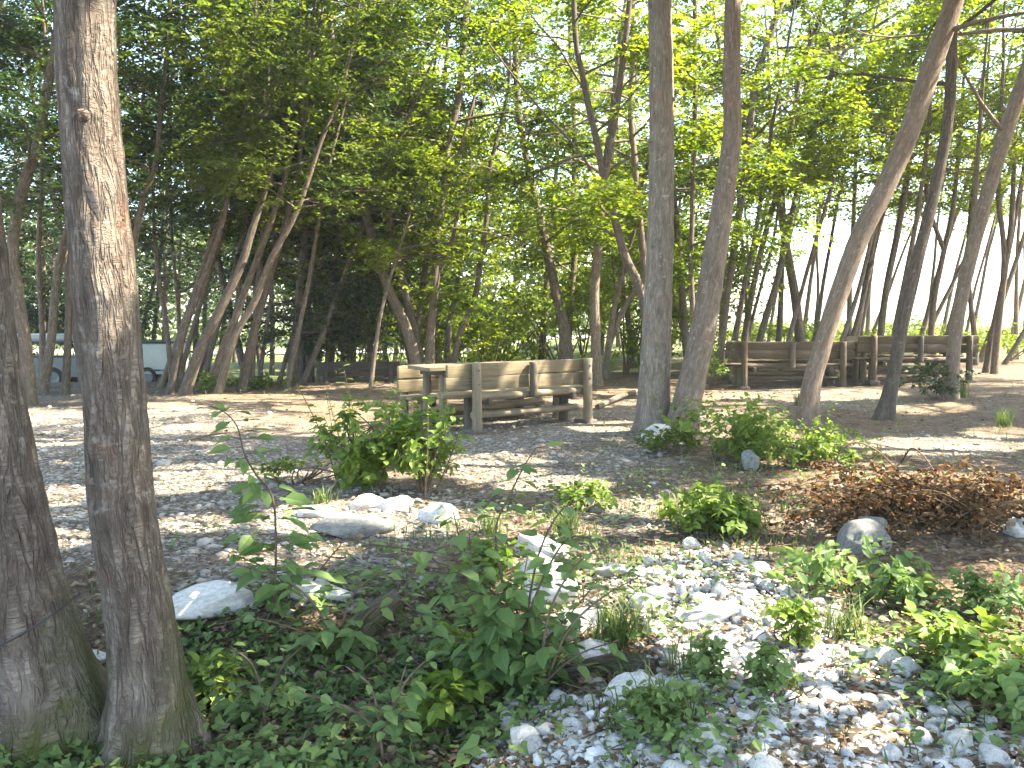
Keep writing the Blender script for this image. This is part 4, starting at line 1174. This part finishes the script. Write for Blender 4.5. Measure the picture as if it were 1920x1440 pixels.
# gravel, litter, twigs and short grass: nobody could count them
def scatter(n, rng, dens, ylo=690, yhi=1520, power=1.0):
    py = ylo + (yhi - ylo) * rng.uniform(0, 1, n) ** power
    px = rng.uniform(-350, 2270, n)
    g = G(px, py)
    k = rng.uniform(0, 1, n) < dens(g[:, 0], g[:, 1])
    return g[k]
bm = bmesh.new(); bmesh.ops.create_icosphere(bm, subdivisions=1, radius=1)
IV = np.array([q.co[:] for q in bm.verts]); IF = np.array([[q.index for q in t.verts] for t in bm.faces]); bm.free()
gmb2 = MB()
g = scatter(26000, RNG, lambda x, y: np.clip(gravel_at(x, y) * 1.1, .05, 1), 720, 1520, .8)
n = len(g)
sz = np.exp(RNG.normal(math.log(.012), .42, n)) * (1 + .05 * g[:, 1])
q = IV[None] * (1 + RNG.uniform(-.22, .22, (n, 12, 1)))
q = q * (sz[:, None] * np.stack([RNG.uniform(.8, 1.5, n), RNG.uniform(.6, 1.1, n), RNG.uniform(.4, .75, n)], -1))[:, None, :]
a = RNG.uniform(0, 6.28, n)
ca, sa = np.cos(a)[:, None], np.sin(a)[:, None]
q = np.stack([q[..., 0] * ca - q[..., 1] * sa, q[..., 0] * sa + q[..., 1] * ca, q[..., 2]], -1) + (g + np.array([0, 0, 1.0]) * sz[:, None] * .15)[:, None, :]
gmb2.add(q.reshape(-1, 3), (np.arange(n)[:, None, None] * 12 + IF[None]).reshape(-1, 3), None, np.repeat(np.clip(RNG.normal(.45, .25, n), 0, 1), 20))
tag(gmb2.build("gravel", GRAVEL_M, smooth=False), kind="stuff")
px_, py_ = RNG.uniform(880, 2000, 16000), RNG.uniform(1030, 1500, 16000)
k_ = in_poly(px_, py_, RUBBLE) & (RNG.uniform(0, 1, 16000) < .5)
g = G(px_[k_], py_[k_]); n = len(g)
sz = np.exp(RNG.normal(math.log(.013), .4, n))
q = IV[None] * (1 + RNG.uniform(-.2, .2, (n, 12, 1))) * (sz[:, None] * np.stack([RNG.uniform(.8, 1.5, n), RNG.uniform(.6, 1.1, n), RNG.uniform(.45, .8, n)], -1))[:, None, :]
a = RNG.uniform(0, 6.28, n); ca, sa = np.cos(a)[:, None], np.sin(a)[:, None]
q = np.stack([q[..., 0] * ca - q[..., 1] * sa, q[..., 0] * sa + q[..., 1] * ca, q[..., 2]], -1) + (g + np.array([0, 0, 1.0]) * (sz[:, None] * .25 + .008))[:, None, :]
pmb = MB(); pmb.add(q.reshape(-1, 3), (np.arange(n)[:, None, None] * 12 + IF[None]).reshape(-1, 3), None, np.repeat(np.clip(RNG.normal(.5, .25, n), 0, 1), 20))
tag(pmb.build("pebbles", STONE, smooth=False), kind="stuff")

lmb = MB()
def litter_d(x, y):
    return np.clip(.95 - .6 * gravel_at(x, y), .33, 1)
g = scatter(40000, RNG, litter_d, 700, 1520, .8)
n = len(g)
L = RNG.uniform(.02, .05, n) * (1 + .03 * g[:, 1])
nr = unit(np.array([0, 0, 1.0]) + RNG.normal(0, .45, (n, 3)))
leaves(lmb, g + np.array([0, 0, .012]) + np.array([0, 0, 1]) * RNG.uniform(0, .02, (n, 1)), rand_dir(n, RNG, -.25, .35), nr, L, L * RNG.uniform(.35, .7, n), np.clip(RNG.normal(.45, .27, n), 0, 1), "rhomb")
tag(lmb.build("leaf_litter", LEAF_DEAD, smooth=False), kind="stuff")

tmb = MB()
g = scatter(1500, RNG, lambda x, y: .35 + 0 * x, 760, 1500, .8)
for q in g:
    a = RNG.uniform(0, 6.28); l = RNG.uniform(.06, .3)
    d = np.array([math.cos(a), math.sin(a), RNG.uniform(-.05, .18)]) * l
    e = q + np.array([0, 0, .012])
    tube(tmb, np.array([e, e + d * .5 + RNG.normal(0, .012, 3), e + d]), [.0045, .0035, .002], 4, cap=False)
tag(tmb.build("twig_litter", TWIG, smooth=True), kind="stuff")

def blades(mb, g, hgt, rng, width=.006, lean=.6):
    n = len(g)
    a = rng.uniform(0, 6.28, n)
    out = np.stack([np.cos(a), np.sin(a), 0 * a], -1)
    sd = np.stack([-np.sin(a), np.cos(a), 0 * a], -1) * (width * rng.uniform(.6, 1.3, n))[:, None]
    h = (hgt * rng.uniform(.5, 1.2, n))[:, None]
    ln = (lean * rng.uniform(.3, 1.4, n))[:, None]
    z = np.array([0, 0, 1.0])
    p1 = g + z * h * .55 + out * h * ln * .3
    p2 = g + z * h * .85 + out * h * ln
    v = np.stack([g - sd, g + sd, p1 + sd * .8, p1 - sd * .8, p2], 1)
    t = np.clip(rng.normal(.5, .25, n), 0, 1)
    b0 = np.arange(n)[:, None] * 5
    mb.add(v.reshape(-1, 3), b0 + np.array([[0, 1, 2, 3]]), None, t)
    mb.add(v.reshape(-1, 3), b0 + np.array([[3, 2, 4]]), None, t)
GRASS_BLOBS = [(1250, 990, 180, 60, .7), (1130, 1050, 120, 60, .7), (1480, 930, 200, 40, .6), (1700, 800, 260, 30, .35), (1150, 960, 200, 50, .8), (1160, 1180, 100, 80, .8), (1350, 1270, 110, 60, .6), (1560, 860, 120, 40, .7), (1780, 740, 120, 30, .4), (720, 1010, 160, 25, .6), (1220, 1330, 100, 90, .6), (1500, 1130, 150, 60, .4), (1400, 1040, 200, 60, .5), (420, 730, 200, 20, .8), (1000, 960, 160, 40, .6), (1330, 900, 160, 50, .5)]
def grass_d(x, y):
    px, py = proj(x, y, height(x, y))
    nn = fbm(np.stack([x * 2.2, y * 2.2, 0 * x], -1), 63, 2)
    return np.clip(blob(px, py, GRASS_BLOBS) * (.4 + 1.2 * nn) + .02, 0, 1)
gr = MB()
g = scatter(60000, RNG, grass_d, 690, 1500, .75)
blades(gr, g, .085 + .002 * g[:, 1], RNG, .0045)
tag(gr.build("grass", GRASS, smooth=False), kind="stuff")

SEED_BLOBS = [(1480, 1080, 420, 200, .7), (1380, 900, 330, 90, .9), (1050, 960, 240, 50, .7), (1800, 1250, 220, 170, .8), (700, 1020, 330, 40, .5), (1250, 1350, 200, 120, .4), (520, 900, 120, 30, .6), (1800, 860, 200, 80, .5), (420, 735, 300, 16, .6)]
def seed_d(x, y):
    px, py = proj(x, y, height(x, y))
    return np.clip(blob(px, py, SEED_BLOBS) * (.35 + 1.6 * fbm(np.stack([x * 1.7, y * 1.7, 0 * x], -1), 91, 2)), 0, 1)
sd_ = MB()
g = scatter(6500, RNG, seed_d, 700, 1500, .8)
for k in range(5):
    n = len(g); a = RNG.uniform(0, 6.28, n); hh = RNG.uniform(.02, .13, n)
    L = RNG.uniform(.022, .055, n)
    leaves(sd_, g + np.stack([np.cos(a) * .03, np.sin(a) * .03, hh], -1), np.stack([np.cos(a), np.sin(a), RNG.normal(-.1, .25, n)], -1), np.array([0, -.1, 1]) + RNG.normal(0, .35, (n, 3)), L, L * .66, np.clip(RNG.normal(.5, .25, n), 0, 1), "oval")
tag(sd_.build("undergrowth", LEAF_SAP, smooth=False), kind="stuff")

# ivy covering the bank in front of the camera
IVY_BLOBS = [(620, 1340, 380, 170, 1), (480, 1240, 220, 110, .9), (800, 1240, 190, 140, .9), (180, 1420, 240, 90, .8), (860, 1120, 120, 60, .5), (640, 1130, 160, 50, .5)]
def ivy_d(x, y):
    px, py = proj(x, y, height(x, y))
    nn = fbm(np.stack([x * 3, y * 3, 0 * x], -1), 15, 2)
    return np.clip(blob(px, py, IVY_BLOBS) * (.75 + 1.1 * nn), 0, 1)
iv = MB()
g = scatter(30000, RNG, ivy_d, 1040, 1540, .8)
n = len(g)
hh = RNG.uniform(.01, 1, n) ** 1.4 * (.05 + .09 * np.clip(fbm(np.stack([g[:, 0] * 2.5, g[:, 1] * 2.5, 0 * g[:, 0]], -1), 19, 2) + .4, 0, 1))
pz = g + np.array([0, 0, 1.0]) * hh[:, None]
nr = unit(np.array([0, -.25, 1.0]) + RNG.normal(0, .42, (n, 3)))
L = np.exp(RNG.normal(math.log(.042), .3, n))
leaves(iv, pz, rand_dir(n, RNG, -.5, .2), nr, L, L * .95, np.clip(.25 + 4 * hh + RNG.normal(0, .2, n), 0, 1), "ivy")
for q in g[::40]:
    a = RNG.uniform(0, 6.28); d = np.array([math.cos(a), math.sin(a), 0]) * RNG.uniform(.15, .4)
    tube(iv, np.array([q + [0, 0, .01], q + d * .5 + [0, 0, .04], q + d + [0, 0, .02]]), [.003, .003, .002], 4, cap=False)
tag(iv.build("ivy", LEAF_IVY, smooth=False), kind="stuff")

# ------------------------------------------------------------------ single plants
def gpt(px, py):
    return G(np.array([float(px)]), np.array([float(py)]))[0]
def px_m(px, y): return px * y / FPX

def sapling(label, stems, Y, leaf, mat, seed, name="sapling", per_m=26, r=.007, w=.62, side=1.0, cat="sapling", tintm=.5, twigs=True):
    """stems: pixel polylines, base first; the plant stands at distance Y and its leaves spread in depth too"""
    rng = np.random.default_rng(seed)
    base = P(np.array(float(stems[0][0][0])), np.array(float(stems[0][0][1])), Y)
    base[2] = height(base[:1], base[1:2])[0]
    root = thing(name, label, cat, base)
    sb, lf = MB(), MB()
    for st in stems:
        q = []
        dy = rng.uniform(-.12, .12)
        for i, (a, b_) in enumerate(st):
            q.append(P(np.array(float(a)), np.array(float(b_)), Y + dy * i / len(st)))
        q = np.array(q)
        if st is stems[0]: q[0] = base - np.array([0, 0, .03])
        pth, pr = catmull(q, np.linspace(r, r * .35, len(q)), .03)
        tube(sb, pth, pr, 6, cap=False)
        n = len(pth); L = np.linalg.norm(np.diff(pth, axis=0), axis=1).sum()
        m = int(L * per_m)
        az = rng.uniform(0, 6.28)
        for k in range(m):
            f = .12 + .88 * (k + rng.uniform(0, 1)) / m
            i = min(n - 1, int(f * n))
            az += math.pi + rng.uniform(-.7, .7)
            d = np.array([math.cos(az), math.sin(az), rng.uniform(-.1, .4)])
            tl = rng.uniform(.02, .12) * side * (1.25 - f)
            e = pth[i] + d * tl
            nl = 1 + int(tl > .06) + int(tl > .09)
            if twigs: tube(sb, np.array([pth[i], e]), [r * .3, r * .2], 4, cap=False)
            u = np.linspace(1, .45, nl)[:, None]
            pp = pth[i] + (e - pth[i]) * u
            sg = np.array([0, 1, -1])[:nl]
            dd = np.stack([np.cos(az + sg * .9), np.sin(az + sg * .9), rng.normal(-.22, .2, nl)], -1)
            nr = np.array([0, -.12, 1]) + rng.normal(0, .28, (nl, 3))
            LL = leaf * rng.uniform(.6, 1.25, nl) * (1.1 - .45 * f)
            leaves(lf, pp, dd, nr, LL, LL * w, np.clip(rng.normal(tintm + .25 * (f - .5), .2, nl), 0, 1), "oval")
    sb.build("stem", TWIG, root, base)
    lf.build("foliage", mat, root, base, smooth=False)
    return root

sapling("tall thin sapling with sparse broad leaves in front of the pale slabs", [[(513, 1190), (516, 1100), (517, 1000), (510, 930), (480, 890), (458, 850), (445, 800), (420, 772), (395, 762)]], 4.35, .14, LEAF_SAP, 41, per_m=36, side=1.8)
sapling("small low side plant with broad leaves just below the thin sapling", [[(560, 1150), (600, 1070), (640, 1020)], [(560, 1150), (520, 1080), (440, 1040)], [(560, 1150), (610, 1100), (700, 1060)]], 4.5, .12, LEAF_SAP, 42, name="plant", cat="plant", per_m=36)
sapling("bushy many-stemmed sapling with long arching twigs beside the white boulder",
        [[(965, 1300), (960, 1180), (940, 1080), (930, 990), (960, 920), (985, 870), (1005, 840)], [(965, 1300), (985, 1180), (1020, 1080), (1065, 1010), (1110, 1010)], [(965, 1300), (930, 1200), (860, 1110), (800, 1040), (690, 1020)],
         [(965, 1300), (1010, 1220), (1070, 1150), (1120, 1090)], [(965, 1300), (950, 1200), (930, 1120), (870, 1030), (850, 960)], [(965, 1300), (900, 1230), (830, 1180), (760, 1130)], [(965, 1300), (1000, 1250), (1060, 1220), (1110, 1170)],
         [(965, 1300), (985, 1170), (1010, 1040), (1050, 960), (1100, 930)], [(965, 1300), (940, 1180), (890, 1080), (880, 1000)], [(965, 1300), (930, 1260), (880, 1230), (820, 1240)], [(965, 1300), (955, 1230), (975, 1120), (990, 1040)], [(965, 1300), (910, 1190), (900, 1120), (905, 1060)]],
        3.75, .118, LEAF_SAP, 43, per_m=25, side=1.7)
g = gpt(700, 912)
shrub("bright green leafy bush on the gravel beside the near picnic bench", g[0] - .06, g[1], .70, .42, 190, .07, LEAF_BUSH, seed=51, name="bush", cat="bush", nstem=16, per=9, shape="oval", lumps=9, w=.66)
g = gpt(790, 920)
shrub("darker leafy bush touching the bright bush, on its bench side", g[0], g[1] - .1, .66, .36, 110, .075, LEAF_BUSH, seed=52, name="bush", cat="bush", nstem=10, per=8, shape="oval", lumps=7, w=.6)
g = gpt(560, 900)
shrub("low weedy fringe plant at the shaded foot of the bright bush", g[0], g[1] - .1, .16, .3, 26, .05, LEAF_MID, seed=53, name="weed", cat="plant", nstem=8, per=7, shape="oval")
for k, (px, py, wpx, hpx, n, leaf, mat, label, nm) in enumerate([
        (1375, 855, 240, 110, 260, .055, LEAF_BUSH, "sunlit weedy bush at the foot of the curved trunk", "bush"),
        (1480, 870, 210, 85, 200, .05, LEAF_BUSH, "sunlit low weeds below the lichen-spotted leaning tree", "weed"),
        (1250, 845, 130, 40, 60, .055, LEAF_MID, "dark low weeds round the foot of the straight grey trunk", "weed"),
        (1570, 870, 170, 50, 110, .05, LEAF_BUSH, "loose weeds beside the dead brush and the leaning tree", "weed"),
        (1345, 1000, 200, 85, 95, .06, LEAF_BUSH, "dense green bramble above the sunlit rubble", "bramble"),
        (1390, 1010, 90, 60, 60, .06, LEAF_BUSH, "pale green shoot growing at the bramble's edge", "plant"),
        (1585, 1110, 260, 50, 40, .065, LEAF_SAP, "low trailing plant with rounded leaves below the grey block", "plant"),
        (1690, 1150, 120, 40, 26, .055, LEAF_SAP, "small trailing plant beyond the round-leaved one", "plant"),
        (1855, 1160, 190, 60, 52, .045, LEAF_SAP, "leafy bramble at the picture's edge under the brush", "bramble"),
        (1800, 1255, 200, 40, 30, .065, LEAF_BUSH, "pale sunlit broad-leaved plant over a yellowish weed", "plant"),
        (1880, 1360, 210, 95, 62, .052, LEAF_SAP, "large dark bramble spilling over the rubble at the corner", "bramble"),
        (1750, 748, 120, 65, 90, .07, LEAF_DARK_SHADE, "dark glossy shrub in front of the second long bench", "shrub"),
        (1555, 720, 60, 55, 40, .055, LEAF_BUSH, "small lit shrub before the first long bench's post", "shrub"),
        (1335, 730, 70, 70, 60, .06, LEAF_BUSH, "lit shrub between the curved trunk and the long bench", "shrub"),
        (1450, 1310, 100, 50, 40, .035, LEAF_IVY, "low green weed cushion among the cobbles", "weed"),
        (1330, 1300, 80, 45, 30, .035, LEAF_IVY, "small weed clump beside the tilted wedge rock", "weed"),
        (1230, 1390, 110, 55, 36, .04, LEAF_IVY, "dark weed clump at the bottom of the rubble strip", "weed"),
        (1090, 960, 120, 50, 40, .055, LEAF_BUSH, "leafy weed behind the many-stemmed sapling", "weed"),
        (1490, 1220, 60, 50, 36, .04, LEAF_BUSH, "bright weed clump in the sunlit rubble", "weed"),
        (930, 1090, 90, 50, 40, .05, LEAF_BUSH, "yellowish ground plant under the sapling", "plant"),
        (395, 735, 60, 34, 50, .08, LEAF_BUSH, "bright shrub at the foot of the trailer clump", "shrub"),
        (480, 728, 130, 24, 60, .08, LEAF_MID, "low green growth behind the leaning clump", "shrub"),
        (860, 1270, 60, 40, 30, .05, LEAF_BUSH, "bright five-leaved shoot rising from the ivy", "plant"),
        (400, 1330, 90, 110, 50, .05, LEAF_BUSH, "light green shoot with small leaves beside the thick trunk's foot", "plant"),
        (840, 1370, 120, 70, 26, .075, LEAF_BUSH, "yellow-green big-leaved shoot at the ivy's lower edge", "plant"),
        (60, 1400, 120, 70, 60, .05, LEAF_IVY, "low leaves at the foot of the mossy trunk", "plant")]):
    g = gpt(px, py)
    shrub(label, g[0], g[1], px_m(hpx, g[1]), px_m(wpx, g[1]) * .5, n, leaf, mat, seed=600 + k, name=nm, cat=nm, nstem=9, per=7, shape="oval", lumps=7, stem_r=.004, w=.72, lift=.5)
for k, (px, py, h, n, label) in enumerate([(605, 945, .16, 60, "bright spiky grass tuft on the sunlit rock line"), (1160, 1210, .24, 170, "yellow-green grass tuft beside the dazzling white boulder"), (1245, 1360, .2, 110, "dark grass tuft behind the wedge-shaped rock"),
                                           (1060, 1000, .2, 90, "wispy grass tuft behind the sapling's top"), (1880, 800, .3, 110, "pale grass tuft on the sunny strip near the brush"), (1590, 1200, .2, 90, "thin grass tuft in shade above the cobbles"),
                                           (1300, 1260, .18, 80, "short grass tuft in the sunlit cobbles"), (1500, 760, .3, 110, "grass tuft at the foot of the lichen-spotted tree"), (1800, 745, .35, 140, "grass tuft beside the dark glossy shrub"), (920, 1000, .18, 80, "thin grass tuft between white rock and sapling")]):
    g0 = gpt(px, py)
    rr = np.random.default_rng(800 + k)
    mb = MB()
    q = g0 + rr.normal(0, .045, (n, 3)) * np.array([1, 1, 0])
    blades(mb, q, h * np.ones(n), rr, .004, .75)
    tag(mb.build("grass_tuft", GRASS, None, g0, smooth=False), label, "grass tuft")

sapling("low arching leafy shoots spreading over the pale slabs", [[(640, 1230), (600, 1150), (540, 1090), (450, 1060)], [(640, 1230), (650, 1140), (700, 1080), (780, 1060)], [(640, 1230), (580, 1190), (480, 1160), (410, 1170)], [(640, 1230), (690, 1150), (760, 1120)]], 4.1, .10, LEAF_SAP, 44, name="plant", cat="plant", per_m=24, side=1.4)
sapling("broad-leaved shoots standing among ivy beneath the mossy log", [[(720, 1380), (700, 1300), (650, 1250)], [(720, 1380), (760, 1280), (820, 1220)], [(720, 1380), (660, 1330), (570, 1300)], [(720, 1380), (740, 1320), (760, 1250)]], 3.25, .085, LEAF_SAP, 45, name="plant", cat="plant", per_m=28, side=1.2)
sapling("leafy shoots rising from ivy between thick trunk and mossy log", [[(500, 1330), (480, 1260), (430, 1210)], [(500, 1330), (530, 1250), (580, 1200)], [(500, 1330), (450, 1290), (400, 1270)]], 3.5, .085, LEAF_SAP, 46, name="plant", cat="plant", per_m=28, side=1.2)
sapling("arching leafy twigs reaching over the white boulder's rocks", [[(1010, 1290), (1060, 1190), (1130, 1120), (1200, 1080)], [(1010, 1290), (1080, 1230), (1160, 1200)], [(1010, 1290), (1030, 1150), (1080, 1060), (1140, 1020)]], 3.6, .11, LEAF_SAP, 47, name="plant", cat="plant", per_m=17, side=1.4)
# ------------------------------------------------------------------ dead wood
def branch_thing(name, label, pts3, rad, mat, cat="branch", sides=10, rough=.12, seed=2):
    pth, pr = catmull(np.array(pts3), rad, .05)
    mb = MB(); tube(mb, pth, pr, sides, rough, seed)
    return tag(mb.build(name, mat, None, pth[0]), label, cat)
a, c = gpt(655, 1215), gpt(745, 1165)
branch_thing("mossy_log", "mossy grey log stub lying tilted among the ivy", [a + [-.12, -.05, .0], a + [0, 0, .05], (a + c) / 2 + [0, 0, .09], c + [0, 0, .12]], [.075, .07, .066, .055], BARK_NEAR, "log", 18)
a, c = gpt(1060, 1275), gpt(1230, 1265)
branch_thing("fallen_log", "short grey fallen log lying across the rubble below the sapling", [a + [0, 0, .02], (a + c) / 2 + [0, .02, .045], c + [0, 0, .03]], [.04, .045, .032], BARK_NEAR, "log", 14)
a, c = gpt(1120, 768), gpt(1196, 738)
branch_thing("fallen_branch", "long pale fallen pole on the ground between bench and trunk", [a + [0, 0, .04], (a + c) / 2 + [0, 0, .07], c + [0, 0, .05]], [.04, .045, .035], BARK_FAR, "branch", 9)
a, c = gpt(345, 830), gpt(460, 812)
branch_thing("fallen_branch", "thin dark stick lying on the gravel by the thin sapling", [a + [0, 0, .02], (a + c) / 2 + [0, .05, .04], c + [0, 0, .02]], [.012, .012, .007], TWIG, "stick", 6)
for px0, py0, px1, py1, up, label in [(1790, 730, 1900, 716, .1, "thin dark fallen branch on the ground past the long bench's end"), (1545, 905, 1690, 900, .30, "pale bent stem arching over the dead brush"), (1690, 870, 1760, 905, .18, "short pale twig curving beside the dead brush")]:
    a, c = gpt(px0, py0), gpt(px1, py1)
    branch_thing("bent_stem", label, [a + [0, 0, .02], a * .7 + c * .3 + [0, 0, up], a * .35 + c * .65 + [0, 0, up * .8], c + [0, 0, .02]], [.009, .008, .007, .004], TWIG, "stem", 6)

bp = gpt(1765, 1005)
brush = thing("brush_pile", "heap of dead brown leafy branches above the grey block", "brush pile", bp)
rbp = np.random.default_rng(66)
tw, lv = MB(), MB()
for k in range(85):
    s = bp + np.array([rbp.normal(0, .36), rbp.normal(.22, .22), 0]); s[2] = height(s[:1], s[1:2])[0] + .03
    a = rbp.normal(math.pi * (.9 if rbp.uniform() < .6 else .1), .6); l = rbp.uniform(.35, .9)
    d = np.array([math.cos(a), math.sin(a) * .6, rbp.uniform(.05, .42)])
    e = s + d * l; m = s + d * l * .5 + np.array([0, 0, rbp.uniform(.03, .12)])
    e[2] = max(e[2] - .15 * l, height(e[:1], e[1:2])[0] + .04)
    pth, pr = catmull(np.array([s, m, e]), [.006, .0045, .002], .06)
    tube(tw, pth, pr, 5, cap=False)
    nl = int(l * 80)
    i = rbp.integers(1, len(pth), nl)
    L = rbp.uniform(.025, .055, nl)
    leaves(lv, pth[i] + rbp.normal(0, .03, (nl, 3)), rand_dir(nl, rbp, -.8, .4), rand_dir(nl, rbp, 0, 1), L, L * .6, np.clip(rbp.normal(.5, .28, nl), 0, 1), "oval")
tw.build("branch", TWIG, brush, bp)
lv.build("dead_foliage", LEAF_BRUSH, brush, bp, smooth=False)

# thin wire round the mossy trunk
WIRE = plain_mat("rusty_wire", (.05, .045, .04), .6, .5)
wp = [P(np.array(float(a)), np.array(float(b_)), Y) for a, b_, Y in [(-60, 1230, 3.3), (-10, 1215, 3.245), (40, 1190, 3.235), (80, 1165, 3.245), (110, 1145, 3.29), (128, 1130, 3.36), (150, 1112, 3.46)]]
branch_thing("wire", "thin dark wire slung diagonally round the mossy trunk", wp, [.0035] * len(wp), WIRE, "wire", 6, 0)

# ------------------------------------------------------------------ thin haze volume added to imitate a milky lens veil
hz, hnt, hb = new_mat("haze_veil")
hnt.nodes.remove(hb)
pv = N(hnt, "ShaderNodeVolumePrincipled")
pv.inputs["Color"].default_value = (.95, .95, .90, 1)
pv.inputs["Density"].default_value = .0009
pv.inputs["Anisotropy"].default_value = .2
hnt.links.new(pv.outputs[0], hnt.nodes["Material Output"].inputs["Volume"])
hm = MB()
hv = np.array([[x, y, z] for z in (-3.0, 16.0) for x, y in ((-290, -290), (290, -290), (290, 290), (-290, 290))], float)
hm.add(hv, [[3, 2, 1, 0], [4, 5, 6, 7], [0, 1, 5, 4], [1, 2, 6, 5], [2, 3, 7, 6], [3, 0, 4, 7]])
tag(hm.build("added_haze", hz, smooth=False), kind="stuff")
